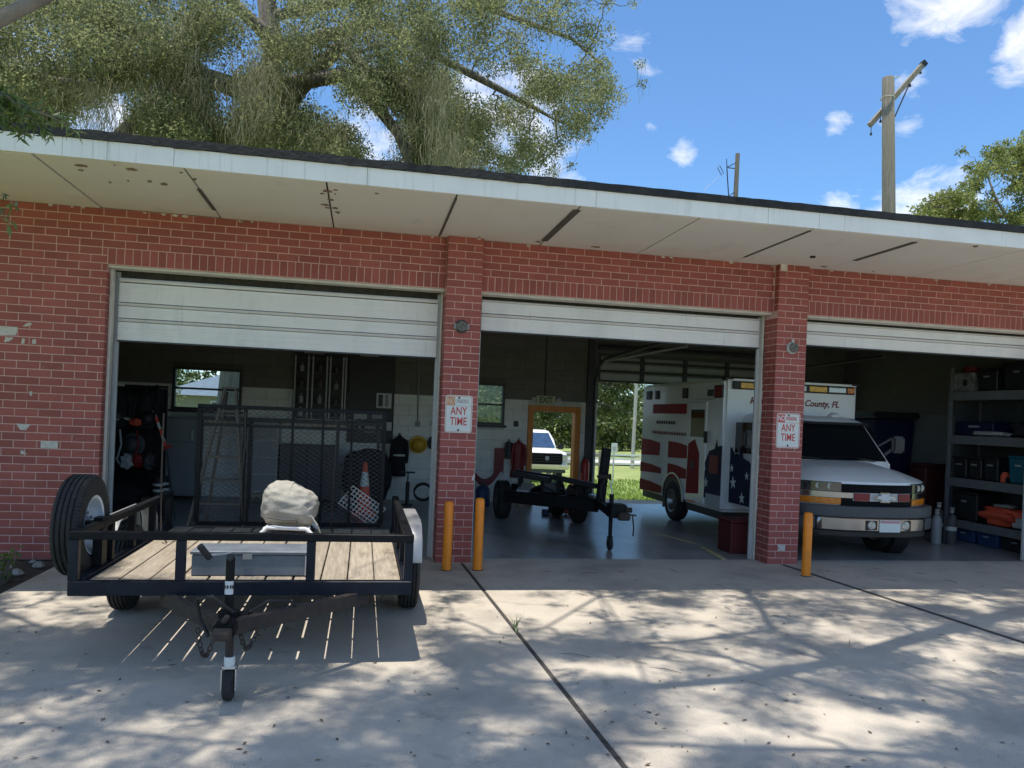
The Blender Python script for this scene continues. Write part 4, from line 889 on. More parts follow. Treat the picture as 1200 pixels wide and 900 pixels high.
# ------------------------------------------------------------------ middle bay contents
es = thing('exit_sign', 'dull yellow green exit sign over the orange door frame', 'exit sign', (2.625, 5.95, 1.92))
MB().box(2.44, 2.82, 5.93, 5.995, 1.925, 2.09).build('housing', M['exit'], es, bevel=.006)
text('lettering', 'EXIT', .155, M['green'], es, (2.63, 5.927, 2.008), sx=.85, bold=.004)
for x in (2.38, 2.88): MB().lathe((x, 5.94, 2.03), (0, -1, -.3), [(0, .03), (.05, .045), (.055, .0)], 14).build('lamp', M['lgrey'], es, smooth=40)
def loopy(name, pts, r, m, label, cat, n=8):
    return tag(MB().tube(pts, r, n).build(name, m, None, smooth=60), label, cat)
sw_ = [(1.20+.62*t, 5.93, .70-.28*math.sin(PI*min(1, t*1.05))+.05*t) for t in np.linspace(0, 1, 18)]
bn = thing('fire_bunting', 'red and white bunting swagged low along the back wall under the window', 'bunting', (1.5, 5.93, .5))
f = MB()
for i in range(17):
    a, b = Vector(sw_[i]), Vector(sw_[i+1]); f.add([a, b, b-Vector((0, .03, .15)), a-Vector((0, .03, .15)), a+Vector((0, .02, 0)), b+Vector((0, .02, 0)), b-Vector((0, .01, .15)), a-Vector((0, .01, .15))], [(0, 1, 2, 3), (7, 6, 5, 4), (0, 4, 5, 1), (3, 2, 6, 7), (0, 3, 7, 4), (1, 5, 6, 2)])
f.build('red_band', M['dred'], bn, smooth=60)
f = MB()
for i in range(17):
    a, b = Vector(sw_[i])-Vector((0, .03, .15)), Vector(sw_[i+1])-Vector((0, .03, .15)); f.add([a, b, b-Vector((0, .02, .07)), a-Vector((0, .02, .07)), a+Vector((0, .015, 0)), b+Vector((0, .015, 0)), b-Vector((0, .005, .07)), a-Vector((0, .005, .07))], [(0, 1, 2, 3), (7, 6, 5, 4), (0, 4, 5, 1), (3, 2, 6, 7), (0, 3, 7, 4), (1, 5, 6, 2)])
f.build('white_band', M['swhite'], bn, smooth=60)
MB().box(1.66, 1.84, 5.90, 5.94, .55, 1.05).build('tail', M['dred'], bn)
coat(1.93, 5.92, 1.2, .34, .14, M['dgrey'], 'small dark cloth on a hook between the bunting and the red cloth', cat='cloth', name='hanging_cloth')
coat(2.12, 5.90, 1.22, .72, .26, M['dred'], 'dark red cloth hanging left of the orange door frame', cat='cloth', name='hanging_cloth')
MB_ = MB().box(2.06, 2.32, 5.5, 5.52, .24, .5).box(2.06, 2.09, 5.4, 5.62, 0, .24).box(2.29, 2.32, 5.4, 5.62, 0, .24).box(2.06, 2.32, 5.5, 5.52, .06, .1)
tag(MB_.build('folding_sign', M['exit'], None), 'small pale yellow folding floor stand left of the orange door frame', 'floor sign')
wj = thing('water_jug', 'blue water jug on the floor beside the big black tyre', 'jug', (1.36, 5.3, 0))
MB().lathe((1.36, 5.3, 0), (0, 0, 1), [(0, .13), (.02, .135), (.30, .135), (.36, .09), (.39, .035)], 20).build('body', M['blue'], wj, smooth=40); MB().lathe((1.36, 5.3, .39), (0, 0, 1), [(0, .036), (.05, .036)], 12).build('cap', M['dgrey'], wj)
fe = thing('fire_extinguisher', 'red fire extinguisher on the wall right of the orange door frame', 'fire extinguisher', (3.50, 5.85, .45))
MB().lathe((3.45, 5.85, .45), (0, 0, 1), [(0, .07), (.01, .085), (.36, .085), (.43, .05), (.45, .025)], 20).build('cylinder', M['red'], fe, smooth=40)
MB().box(3.42, 3.50, 5.82, 5.88, .90, .95).bar((3.47, 5.85, .95), (3.58, 5.82, 1.0), .02, .02).build('valve', M['dgrey'], fe); MB().tube([(3.42, 5.83, .92), (3.36, 5.8, .8), (3.36, 5.79, .62)], .012, 6).build('hose', M['black'], fe)
jb = thing('floor_jack', 'red floor jack under the black trailer frame', 'jack', (2.5, 4.2, 0))
MB().box(2.38, 2.72, 4.1, 4.4, .04, .12).build('body', M['dred'], jb, bevel=.015); MB().lathe((2.55, 4.25, .12), (0, 0, 1), [(0, .05), (.05, .045)], 14).build('saddle', M['dgrey'], jb)
for x in (2.40, 2.70):
    for y in (4.13, 4.37): MB().lathe((x, y, .03), (0, 1, 0), [(-.015, .03), (.015, .03)], 12).build('caster', M['black'], jb)
tag(MB().box(2.22, 2.32, 4.1, 4.2, 0, .1).build('wheel_chock', M['blue'], None, bevel=.01), 'small blue block on the floor left of the red floor jack', 'block')
# black boat-type trailer with a winch post
BT = thing('boat_trailer', 'bare black trailer frame with an upright winch post in the middle bay', 'trailer', (2.1, 3.45, 0))
ax = Vector((.93, -.30, 0)).normalized(); hd = Vector((.05, -1, 0)).normalized()
C0 = Vector((2.02, 3.5, 0))
for s, lab in ((-.62, 0), (.62, 1)):
    c = C0+ax*s; wheel(BT, (c.x, c.y, .31), -1 if s < 0 else 1, .31, .22 if s < 0 else .19, M['dgrey'], .17)
wheel(BT, (2.46, 4.1, .30), 1, .30, .18, M['dgrey'], .16)
MB().bar(C0-ax*.6+Vector((0, 0, .33)), C0+ax*.6+Vector((0, 0, .33)), .08, .08).build('axle', M['blacks'], BT)
for p, q, wd, ht in (((1.42, 3.38, .40), (2.62, 2.30, .40), .08, .20), ((1.75, 4.5, .42), (2.80, 3.3, .42), .08, .16), ((1.38, 3.3, .36), (1.72, 4.55, .36), .07, .12), ((2.60, 2.32, .36), (2.80, 3.3, .36), .07, .12)): MB().bar(p, q, wd, ht).build('chassis_beam', M['blacks'], BT, bevel=.006)
MB().bar((2.60, 2.32, .46), (2.36, .92, .48), .09, .12).build('tongue_beam', M['blacks'], BT, bevel=.006)
for k in (.2, .45, .7): 
    p = Vector((1.42, 3.38, .44)).lerp(Vector((2.62, 2.30, .44)), k); MB().bar(p, p+Vector((.25, 1.1, .02)), .06, .08).build('cross_beam', M['blacks'], BT)
for p, q in (((1.50, 3.25, .765), (2.02, 2.86, .71)), ((2.06, 2.95, .76), (2.62, 2.42, .67)), ((1.75, 4.3, .72), (2.3, 3.8, .68))): MB().bar(p, q, .10, .075).build('bunk', M['black'], BT, bevel=.01)
for p in ((1.6, 3.18), (1.92, 2.95), (2.16, 2.86), (2.5, 2.54), (1.85, 4.2), (2.2, 3.9)): MB().bar((p[0], p[1], .42), (p[0], p[1], .70), .045, .045).build('bunk_post', M['blacks'], BT)
MB().box(1.95, 2.2, 3.0, 3.25, .50, .66).build('battery_box', M['dgrey'], BT, bevel=.01); MB().lathe((2.28, 2.72, .56), (1, -.8, 0), [(0, .04), (0, .10), (.03, .10), (.03, .05), (.16, .05), (.16, .10), (.19, .10), (.19, .04)], 16).build('cable_drum', M['rusty'], BT)
MB().bar((1.62, 3.0, .52), (1.78, 3.3, .60), .2, .03).build('step_plate', M['zinc'], BT); MB().box(2.52, 2.64, 2.2, 2.5, .50, .55).build('bracket_plate', M['zinc'], BT)
MB().tube([(1.7, 3.1, .5), (1.9, 3.0, .62), (2.1, 2.75, .52), (2.35, 2.5, .6), (2.5, 2.2, .5)], .014, 6).build('wiring', M['rubber'], BT, smooth=60)
MB().bar((2.55, 2.0, .38), (2.615, 1.98, 1.26), .105, .12).build('winch_post', M['blacks'], BT, bevel=.01)
MB().lathe((2.58, 1.86, .86), (1, 0, 0), [(-.09, .05), (-.08, .05), (-.08, .03), (.06, .03), (.06, .05), (.07, .05)], 14).box(2.46, 2.54, 1.83, 1.89, .84, .88).tube([(2.62, 1.85, .9), (2.50, 1.82, .72), (2.52, 1.8, .45)], .008, 5).build('winch', M['rusty'], BT)
MB().tube([(2.66, 1.9, .8), (2.70, 1.88, .6), (2.68, 1.85, .42)], .01, 6).build('cable', M['zinc'], BT)
MB().box(2.30, 2.50, .72, .92, .42, .60).build('tongue', M['blacks'], BT, bevel=.01); MB().lathe((2.50, .8, .52), (1, 0, 0), [(0, .05), (.03, .06), (.05, .03), (.10, .035), (.11, .0)], 12).build('tongue_reel', M['rusty'], BT)
MB().box(2.38, 2.54, .64, .74, .40, .50).build('coupler', M['rusty'], BT, bevel=.02)
MB().lathe((2.325, .80, 0), (0, 0, 1), [(.16, .025), (.72, .03)], 12).build('jack_tube', M['blacks'], BT, smooth=40)
MB().lathe((2.325, .80, .085), (1, 0, 0), [(-.02, .02), (-.022, .075), (-.014, .085), (.014, .085), (.022, .075), (.02, .02)], 20).box(2.295, 2.30, .77, .83, .06, .18).box(2.35, 2.355, .77, .83, .06, .18).build('jack_wheel', M['rubber'], BT, smooth=40)
MB().tube([(2.58, .70, .47), (2.60, .69, .3), (2.59, .68, .2)], .010, 6).bar((2.50, .7, .475), (2.63, .7, .465), .02, .02).build('safety_chain', M['rusty'], BT)
rbx = thing('storage_box', 'dark red storage box on the floor just inside the pier by the ambulance', 'box', (4.1, .8, 0))
MB().box(3.90, 4.33, .60, .98, 0, .40).build('body', M['vdred'], rbx, bevel=.012); MB().box(3.885, 4.345, .585, .995, .402, .44).build('lid', M['vdred'], rbx, bevel=.01)

# ------------------------------------------------------------------ ambulance
AM = thing('ambulance', 'white ambulance with a star and stripe wrap nosing out of the right bay', 'ambulance', (5.55, 1.3, 0))
AX0, AX1, AY0, AY1 = 4.45, 6.66, 2.05, 5.50; AC = 5.555
MB().box(AX0, AX1, AY0, AY1, .36, 2.375).build('body', M['vwhite'], AM, bevel=.045, seg=3, smooth=35)
MB().box(AX0+.06, AX1-.06, AY0+.03, AY1-.05, .24, .36).build('chassis', M['black'], AM)
S = AX0-.004       # side skin
def side(name, pts, m, off=0, sub=None, t=.004): return MB().prism(pts, 'yz', S-off-t, S-off).build(name, M[m], sub or AM)
def rect(y0, y1, z0, z1): return [(y0, z0), (y1, z0), (y1, z1), (y0, z1)]
for y0, y1, z0, z1 in ((5.03, 5.25, 2.09, 2.25), (4.65, 4.80, 2.09, 2.25), (3.37, 3.57, 2.09, 2.26)):
    o = side('marker_light', rect(y0, y1, z0, z1), 'black', t=.02); side('lens', rect(y0+.03, y1-.03, z0+.03, z1-.03), 'dgrey', .0201, o)
o = side('marker_light', rect(2.08, 2.34, 2.08, 2.27), 'black', t=.03); side('lens', rect(2.10, 2.32, 2.10, 2.25), 'dred', .0301, o)
side('scene_light', rect(2.42, 2.58, 2.11, 2.21), 'dgrey', t=.03)
MB().box(S-.03, S, 2.35, 3.25, 2.055, 2.07).build('drip_rail', M['zinc'], AM)
for y0, y1, z0, z1 in ((5.44, 4.52, 1.04, 1.35), (4.12, 3.30, 1.06, 1.35), (5.46, 4.42, .72, .90), (5.46, 4.36, .37, .58), (4.12, 3.30, .72, .96)):
    side('red_stripe', [(y0, z0), (y1, z0+.03), (y1, z1-.05), ((y0+y1)/2, z1-.01), (y0, z1)], 'wrapred')
side('red_panel', rect(3.40, 4.92, 1.83, 2.00), 'wrapred')
for z0, z1, m_, n in ((1.645, 1.705, 'black', 9), (1.46, 1.515, 'dred', 14)):
    y = 4.72 if n == 9 else 4.9
    for k in range(n):
        if n == 9 and k == 2: continue
        wd = .075 if k % 3 else .095
        side('side_lettering', [(y, z0), (y-wd, z0), (y-wd+.01, z1), (y+.004, z1-.01)], m_); y -= wd+.028
# side entry door with its window and the wrap
MB().box(S-.012, S+.01, 2.62, 3.30, .42, 2.02).build('side_door', M['vwhite'], AM, bevel=.006)
S -= .0125
side('door_window', rect(2.68, 3.18, 1.46, 1.90), 'vglass')
side('door_graphic', [(3.28, .52), (2.80, .56), (2.82, 1.2), (3.0, 1.42), (3.25, 1.34)], 'wrapred')
for cy_, cz_, r in ((3.05, 1.0, .11),): side('emblem', [(cy_+r*(1 if k % 2 == 0 else .45)*math.sin(2*PI*k/12), cz_+r*(1 if k % 2 == 0 else .45)*math.cos(2*PI*k/12)) for k in range(12)], 'wood', .004)
S += .0125
MB().box(S-.05, S-.01, 2.56, 2.60, 1.38, 1.56).build('door_handle', M['black'], AM)
side('navy_field', [(2.62, .52), (2.06, .60), (2.06, 1.36), (2.2, 1.34), (2.24, 1.44), (2.30, 1.30), (2.48, 1.26), (2.60, 1.1), (2.78, .9), (2.72, .7)], 'navy')
side('red_case_graphic', rect(2.16, 2.46, .92, 1.2), 'dred', .004)
side('step_guard', rect(2.06, 2.55, .38, .60), 'lgrey', .0, t=.006)
side('reflector', rect(2.95, 3.24, .40, .55), 'bol', .0, t=.006)
def star(cu, cv, r, rot=0): return [(cu+r*(1 if k % 2 == 0 else .4)*math.sin(2*PI*k/10+rot), cv+r*(1 if k % 2 == 0 else .4)*math.cos(2*PI*k/10+rot)) for k in range(10)]
for cu, cv, r in ((2.55, .76, .085), (2.62, .98, .05)): side('star', star(cu, cv, r, .1), 'swhite', .0045)
# wheel arches and rear wheels
wy = 3.85
q = MB()
arc = [(wy+.47*math.cos(a), .36+.46*math.sin(a)) for a in np.linspace(0, PI, 17)]; ar2 = [(wy+.44*math.cos(a), .36+.43*math.sin(a)) for a in np.linspace(PI, 0, 17)]
side('wheel_arch', arc+ar2, 'zinc', .002, t=.02)
MB().prism([(wy+.44*math.cos(a), .355+.43*math.sin(a)) for a in np.linspace(0, PI, 17)], 'yz', S-.003, S+.35).build('wheel_well', M['black'], AM)
wheel(AM, (S+.08, wy, .335), -1, .335, .22, M['steelrim'], .19); wheel(AM, (AX1-.12, wy, .335), 1, .335, .22, M['steelrim'], .19)
side('mud_flap', rect(4.30, 4.40, .16, .5), 'black', -.05)
for x in (4.80, 6.33): wheel(AM, (x, .98, .335), -1 if x < 5 else 1, .335, .21, M['steelrim'], .19)
# module front: roof edge, light bar, lettering
F_ = AY0-.004
MB().box(AX0+.03, AX1-.03, AY0-.022, AY0+.02, 2.335, 2.375).build('roof_trim', M['vwhite'], AM, bevel=.008)
for x in (AX0+.05, AX1-.05): MB().box(x-.07, x+.07, AY0-.03, AY0+.1, 2.352, 2.392).build('corner_cap', M['black'], AM, bevel=.01)
lb = MB().box(4.56, 6.58, F_-.05, F_, 2.215, 2.33).build('light_bar', M['black'], AM, bevel=.01)
for x0, x1, m_ in ((4.67, 4.88, 'yamber'), (4.92, 5.16, 'clear'), (5.2, 5.42, 'yamber'), (5.46, 5.75, 'clear'), (5.80, 6.10, 'yamber'), (6.13, 6.42, 'clear'), (6.445, 6.57, 'amber')):
    MB().box(x0, x1, F_-.066, F_-.051, 2.232, 2.315).build('lens', M[m_], lb, bevel=.008)
text('front_lettering', 'Reddick, Marion County, FL', .135, M['dred'], AM, (5.60, F_-.003, 2.05), sx=.97, bold=.003, shear=.25)
# cab: nose with a plan curve
def nf(x): return -.05+.40*abs((x-AC)/.95)**2.7
plan = [(AC+.95*math.sin(t)*1.0, nf(AC+.95*math.sin(t))) for t in np.linspace(-PI/2, PI/2, 33)]
bodyp = plan+[(AC+.955, 1.0), (AC+.94, 2.04), (AC-.94, 2.04), (AC-.955, 1.0)]
def ring(z, ins): return [(AC+(x-AC)*(1-ins*.6), y+ins*(1 if y < 1 else 0), z) for x, y in bodyp]
MB().loft([ring(.46, .05), ring(.55, .0), ring(.97, .0), ring(1.02, .012), ring(1.05, .06), ring(1.06, .14)]).build('front_body', M['vwhite'], AM, smooth=40)
def hood(u, v):
    s = 2*u-1; x = AC+.93*math.copysign(abs(math.sin(s*PI/2)), s); y = nf(x)+.015+v*(1.02-nf(x))
    t = (y-nf(x))/1.0; ctr = 1-abs((x-AC)/.95)**2.6
    return (x, y, 1.005+.195*t**.58*(.80+.20*ctr)+.055*ctr*min(1, t*2.2)+.010*math.exp(-((abs((x-AC)/.93)-.52)/.07)**2)*min(1, t*4))
MB().shell(hood, lambda u, v: (lambda p: (p[0], p[1], p[2]-.05))(hood(u, v)), 36, 14).build('hood', M['vwhite'], AM, smooth=50)
def greenh(z, y0, wd): return [(AC-wd, y0+.10, z), (AC-wd*.8, y0+.015, z), (AC, y0-.03, z), (AC+wd*.8, y0+.015, z), (AC+wd, y0+.10, z), (AC+wd, 2.045, z), (AC-wd, 2.045, z)]
MB().loft([greenh(1.06, .90, .935), greenh(1.235, .93, .925), greenh(1.78, 1.38, .80), greenh(1.84, 1.50, .74), greenh(1.86, 1.62, .66)]).build('cab', M['vwhite'], AM, smooth=35)
def ws(off):
    def f(u, v):
        x = AC+(2*u-1)*(.86-.11*v); z = 1.25+.50*v; y = .93+.45*(z-1.235)/.545-.03*(1-abs(2*u-1)**2)+.07*abs(2*u-1)**4*.7
        return (x, y-off, z)
    return f
MB().shell(ws(.014), ws(-.02), 12, 6).build('windshield', M['vglass'], AM, smooth=60)
MB().shell(lambda u, v: (AC+(2*u-1)*.80, 1.29+.10*v-.03*(1-(2*u-1)**2), 1.745+.035*v), lambda u, v: (AC+(2*u-1)*.80, 1.36+.1*v, 1.735+.035*v), 12, 3).build('sun_visor', M['dgrey'], AM, smooth=60)
for s in (-1, 1):
    x = AC+s*.93
    MB().prism([(1.10, 1.27), (1.48, 1.72), (1.98, 1.72), (1.98, 1.27)], 'yz', x-.03 if s > 0 else x-.012, x+.012 if s > 0 else x+.03).build('side_window', M['vglass'], AM)
    MB().box(x-.012-.005*s, x+.012+.005*s, 1.02, 1.98, .52, 1.22).build('cab_door', M['vwhite'], AM, bevel=.008)
    MB().lathe((AC+s*.952, .98, .34), (s, 0, 0), [(-.2, .40), (.004, .42), (.006, .38), (-.02, .36)], 24).build('front_wheel_well', M['black'], AM)
    mx_ = AC+s*1.15
    mr_ = MB().box(mx_-.10, mx_+.10, 1.10, 1.19, 1.37, 1.61).build('mirror', M['dgrey'], AM, bevel=.03, seg=2, smooth=40)
    MB().bar((mx_-s*.08, 1.16, 1.42), (AC+s*.93, 1.2, 1.30), .03, .04).bar((mx_-s*.08, 1.16, 1.58), (AC+s*.91, 1.24, 1.46), .03, .03).build('mirror_arm', M['black'], mr_)
    MB().box(mx_-.085, mx_+.085, 1.1905, 1.196, 1.39, 1.59).build('mirror_glass', M['chrome'], mr_)
MB().lathe((5.98, 1.62, 1.85), (0, 0, 1), [(0, .09), (.03, .085), (.06, .05), (.07, 0)], 20).build('roof_antenna', M['white'], AM, smooth=50)
for s in (.62, -.2): MB().bar((AC+s, .91, 1.25), (AC+s-.42, .965, 1.29), .02, .02).build('wiper', M['black'], AM)
# front fittings follow the nose curve
def patch(name, x0, x1, z0, z1, off, th, m, n=10, par=None, bev=0, taper=0):
    fr = lambda u, v: (x0+(x1-x0)*u, nf(x0+(x1-x0)*u)-off-th, z0+(z1-z0)*v+taper*(u-.5)*v)
    bk_ = lambda u, v: (x0+(x1-x0)*u, nf(x0+(x1-x0)*u)-off+.02, z0+(z1-z0)*v+taper*(u-.5)*v)
    return MB().shell(fr, bk_, n, 1).build(name, M[m], par or AM, smooth=35, bevel=bev)
M['gblack'] = mat('grille_black', (.004, .004, .005), .7, spec=.15)
gr_ = patch('grille', 5.06, 6.05, .655, .995, .004, .012, 'gblack', 12)
for z in (.68, .715, .75, .785, .925, .96, .99): patch('grille_bar', 5.08, 6.03, z-.012, z-.004, .018, .008, 'gblack', 12, gr_)
patch('grille_band', 5.19, 6.00, .79, .892, .018, .014, 'lgrey', 10, gr_)
patch('red_flasher', 5.195, 5.39, .795, .888, .034, .014, 'dred', 4, gr_); patch('red_flasher', 5.80, 5.99, .795, .888, .034, .014, 'dred', 4, gr_)
bt = [(-.125, -.022), (-.055, -.022), (-.055, -.055), (.06, -.055), (.06, -.022), (.13, -.022), (.112, .022), (.055, .022), (.055, .055), (-.06, .055), (-.06, .022), (-.112, .022)]
MB().prism([(5.595+u*1.16, .842+v*1.15) for u, v in bt], 'xz', nf(5.6)-.056, nf(5.6)-.02).build('emblem_rim', M['chrome'], gr_)
MB().prism([(5.595+u*.92, .842+v*.84) for u, v in bt], 'xz', nf(5.6)-.062, nf(5.6)-.057).build('emblem', M['paper'], gr_)
for a, b in ((4.62, 5.055), (6.055, 6.49)):
    L0 = patch('headlamp', a, b, .893, 1.015, .006, .02, 'lamp', 10, bev=.006)
    for k in (.45, .72):
        xx = a+(b-a)*(k if a < 5 else 1-k); MB().lathe((xx, nf(xx)-.016, .955), (0, -1, 0), [(0, .04), (.008, .042), (.010, .028), (.006, .0)], 16).build('reflector', M['lampref'], L0)
    patch('chrome_strip', a, b+(.13 if a < 5 else 0) if a < 5 else b, .822, .888, .006, .022, 'bchrome', 10)
    patch('turn_signal', a, b, .735, .815, .006, .02, 'amber', 10, bev=.005)
def bump(x): return -.14+.36*abs((x-AC)/.98)**3.0
def bpatch(name, x0, x1, z0, z1, off, depth, m, n=24, bev=.01): return MB().shell(lambda u, v: (x0+(x1-x0)*u, bump(x0+(x1-x0)*u)-off, z0+(z1-z0)*v), lambda u, v: (x0+(x1-x0)*u, bump(x0+(x1-x0)*u)+depth, z0+(z1-z0)*v), n, 1).build(name, M[m], AM, bevel=bev, smooth=35)
bpatch('bumper_cap', AC-.97, AC+.97, .585, .725, .0, .16, 'bcap')
bpatch('bumper', AC-.80, AC+.68, .425, .582, .016, .1, 'bchrome')
bpatch('bumper_end', AC-.965, AC-.802, .43, .580, .004, .12, 'bcap', 6); bpatch('bumper_end', AC+.682, AC+.965, .43, .580, .004, .12, 'bcap', 8)
bpatch('valance', AC-.8, AC+.8, .34, .418, -.05, .1, 'black')
for x in (5.385, 5.865):
    fo = MB().box(x-.085, x+.085, bump(x)-.018, bump(x)+.0, .435, .565).build('fog_lamp', M['black'], AM, bevel=.008); MB().lathe((x, bump(x)-.02, .50), (0, -1, 0), [(0, .055), (.008, .05), (.012, .0)], 18).build('lens', M['clear'], fo, smooth=40)
lp = MB().box(5.49, 5.78, bump(5.6)-.028, bump(5.6)-.014, .418, .570).build('licence_plate', M['swhite'], AM, bevel=.003)
MB().box(5.50, 5.77, bump(5.6)-.0295, bump(5.6)-.0285, .53, .562).build('plate_band', mat('plate_pink', (.5, .25, .27), .5), lp)
# star wrap on the near fender and cab door
cx0 = AC-.985
def cabs(name, pts, m, off=0, par=None): return MB().prism(pts, 'yz', cx0-off-.004, cx0-off+.02).build(name, M[m], par or AM)
cabs('navy_wrap', [(2.03, .52), (2.03, 1.34), (1.92, 1.22), (1.84, 1.26), (1.76, 1.22), (1.73, 1.36), (1.68, 1.2), (1.5, 1.16), (1.36, 1.05), (1.2, 1.02), (1.12, .82), (1.42, .80), (1.42, .52)], 'navy')
for cu, cv, r in ((1.90, .82, .10), (1.96, 1.03, .06), (1.62, .62, .085), (1.50, .95, .06)): cabs('star', star(cu, cv, r, .12), 'swhite', .005)

# ------------------------------------------------------------------ right bay: shelving and stores
sh = thing('shelf_unit', 'tall grey shelving along the right wall stacked with bins', 'shelves', (8.7, 1.4, 0))
SXa, SXb, SYa, SYb = 8.40, 8.98, .26, 2.16
for z in (.215, .86, 1.53, 2.22):
    MB().box(SXa, SXb, SYa, SYb, z, z+.04).build('shelf', M['shelfg'], sh, bevel=.004)
    MB().box(SXa-.012, SXa+.02, SYa, SYb, z-.005, z+.13 if z > .3 else z+.12).build('shelf_edge', M['shelfg'], sh, bevel=.003)
for y in (SYb-.035, SYa): 
    for x in (SXa-.02, SXb-.04): MB().box(x, x+.05, y, y+.04, 0, 2.74).build('post', M['shelfg'], sh)
MB().box(SXb-.01, SXb, SYa, SYb, 0, 2.7).build('back_panel', M['dgrey'], sh)
MB().box(SXa+.1, SXb-.05, SYb-.02, SYb-.002, .3, 2.2).build('end_panel', M['dgrey'], sh)
def bin_(name, y0, y1, z0, h, m, label, cat='bin', group=None, lid=True, lm=None, depth=.42):
    t = thing(name, label, cat, (SXa+.05, (y0+y1)/2, z0), group)
    x0 = SXa+.06; e = .02
    MB().loft([[(x0+e, y0+e, z0+.002), (x0+depth-e, y0+e, z0+.002), (x0+depth-e, y1-e, z0+.002), (x0+e, y1-e, z0+.002)], [(x0, y0+.005, z0+h), (x0+depth, y0+.005, z0+h), (x0+depth, y1-.005, z0+h), (x0, y1-.005, z0+h)]]).build('body', M[m], t, bevel=.012)
    if lid: MB().box(x0-.012, x0+depth+.01, y0, y1, z0+h+.001, z0+h+.035).build('lid', M[lm or m], t, bevel=.008)
    MB().box(x0-.016, x0-.001, (y0+y1)/2-.05, (y0+y1)/2+.05, z0+h*.68, z0+h*.75).build('handle', M['grey'] if m == 'black' else M['lgrey'], t)
    return t
Z1, Z2, Z3, Z4 = .257, .902, 1.572, 2.262
GT = 'black totes on the middle shelf'
bin_('storage_tote', 1.83, 2.12, Z2+.09, .30, 'black', 'black tote on the middle shelf at the end nearest the ambulance', group=GT)
bin_('storage_tote', 1.53, 1.80, Z2+.09, .31, 'black', 'black tote on the middle shelf, second from the ambulance end', group=GT)
bin_('storage_tote', 1.22, 1.50, Z2+.09, .33, 'black', 'black tote on the middle shelf beside the small orange lantern', group=GT)
bin_('storage_tote', .66, 1.04, Z2+.09, .37, 'teal', 'teal tote on the middle shelf at the right edge of the photo', lm='teal')
bin_('storage_tote', 1.58, 2.10, Z1+.09, .40, 'black', 'black tote on the low shelf left of the orange vests')
bin_('clear_tub', .58, .96, Z1+.09, .15, 'lgrey', 'shallow pale grey tub on the low shelf right of the orange vests', 'tub', lid=False)
bin_('storage_tote', 1.62, 2.04, .002, .19, 'blue', 'blue tote on the floor under the shelves nearest the gas cylinders')
bin_('storage_tote', 1.17, 1.58, .002, .20, 'blue', 'blue tote on the floor under the middle of the shelves')
bin_('storage_tote', .6, 1.13, .002, .19, 'black', 'black tote on the floor under the right end of the shelves')
lumpy((8.62, 1.2, Z1+.09), (.42, .74, .26), M['redor'], 'safety_vests', 'heap of orange red vests on the low shelf', 'vests', seed=21, k=.16)
lumpy((8.60, 1.2, Z1+.352), (.2, .34, .05), M['canvas'], 'folded_cloth', 'tan folded cloth on top of the orange vests', 'cloth', seed=22)
ln = thing('lantern', 'small orange lantern between the black totes and the teal tote', 'lantern', (8.5, 1.12, Z2+.09)); MB().lathe((8.5, 1.12, Z2+.092), (0, 0, 1), [(0, .06), (.1, .06), (.13, .04), (.15, .04)], 16).build('body', M['redor'], ln, smooth=40); MB().lathe((8.5, 1.03, Z2+.13), (0, 1, 0), [(0, .05), (.04, .05)], 14).build('lens', M['black'], ln)
eb = thing('equipment_case', 'black equipment case on the upper shelf under a grey cloth', 'case', (8.65, 1.7, Z3+.09)); MB().box(8.46, 8.86, 1.34, 2.1, Z3+.09, Z3+.31).build('body', M['navy'], eb, bevel=.02); MB().box(8.44, 8.46, 1.6, 1.8, Z3+.22, Z3+.25).build('handle', M['grey'], eb)
lumpy((8.52, 1.42, Z3+.092), (.24, .6, .08), M['lgrey'], 'folded_cloth', 'grey folded cloth lying in front of the black equipment case', 'cloth', seed=23)
lumpy((8.62, .8, Z3+.09), (.4, .42, .24), M['cloth'], 'bag', 'dark bag on the upper shelf at the right edge of the photo', 'bag', seed=24)
bx_ = thing('cardboard_box', 'mottled grey printed box on the top shelf', 'box', (8.65, 1.96, Z4+.09)); MB().box(8.44, 8.86, 1.74, 2.14, Z4+.09, Z4+.39).build('carton', mat('printed_box', (.30, .31, .30), .7, c2=(.09, .09, .09), scale=9), bx_, bevel=.006); MB().box(8.432, 8.439, 1.86, 1.94, Z4+.18, Z4+.28).build('print', M['black'], bx_)
lumpy((8.6, 1.93, Z4+.392), (.3, .24, .1), M['dred'], 'bag', 'dark red bag on top of the printed box', 'bag', seed=25)
bin_('storage_tote', 1.3, 1.70, Z4+.09, .31, 'black', 'black tote on the top shelf beside the printed box')
bin_('storage_tote', .7, 1.2, Z4+.09, .38, 'black', 'taller black tote on the top shelf at the right edge of the photo')
for (x, y, h, r), lab in zip(((7.80, 1.62, .50, .07), (7.97, 1.52, .54, .075), (7.93, 1.74, .60, .07)), ('grey gas cylinder by the ambulance, the left of three', 'dark gas cylinder with pale bands, nearest the shelf end', 'dark gas cylinder standing behind the other two')):
    t = thing('gas_cylinder', lab, 'gas cylinder', (x, y, 0), 'gas cylinders by the shelf end')
    MB().lathe((x, y, 0), (0, 0, 1), [(0, r*.95), (.015, r), (h*.72, r), (h*.82, r*.7), (h*.86, r*.3), (h*.9, r*.3)], 18).build('cylinder', M['grey'] if 'grey' in lab else M['dgrey'], t, smooth=40)
    MB().lathe((x, y, h*.9), (0, 0, 1), [(0, r*.4), (.03, r*.45), (.05, r*.2)], 12).box(x-.03, x+.03, y-.012, y+.012, h*.9+.05, h*.9+.075).build('valve', M['zinc'], t)
    if 'dark' in lab: MB().lathe((x, y, h*.4), (0, 0, 1), [(0, r+.002), (.06, r+.002)], 18).build('band', M['lgrey'], t)
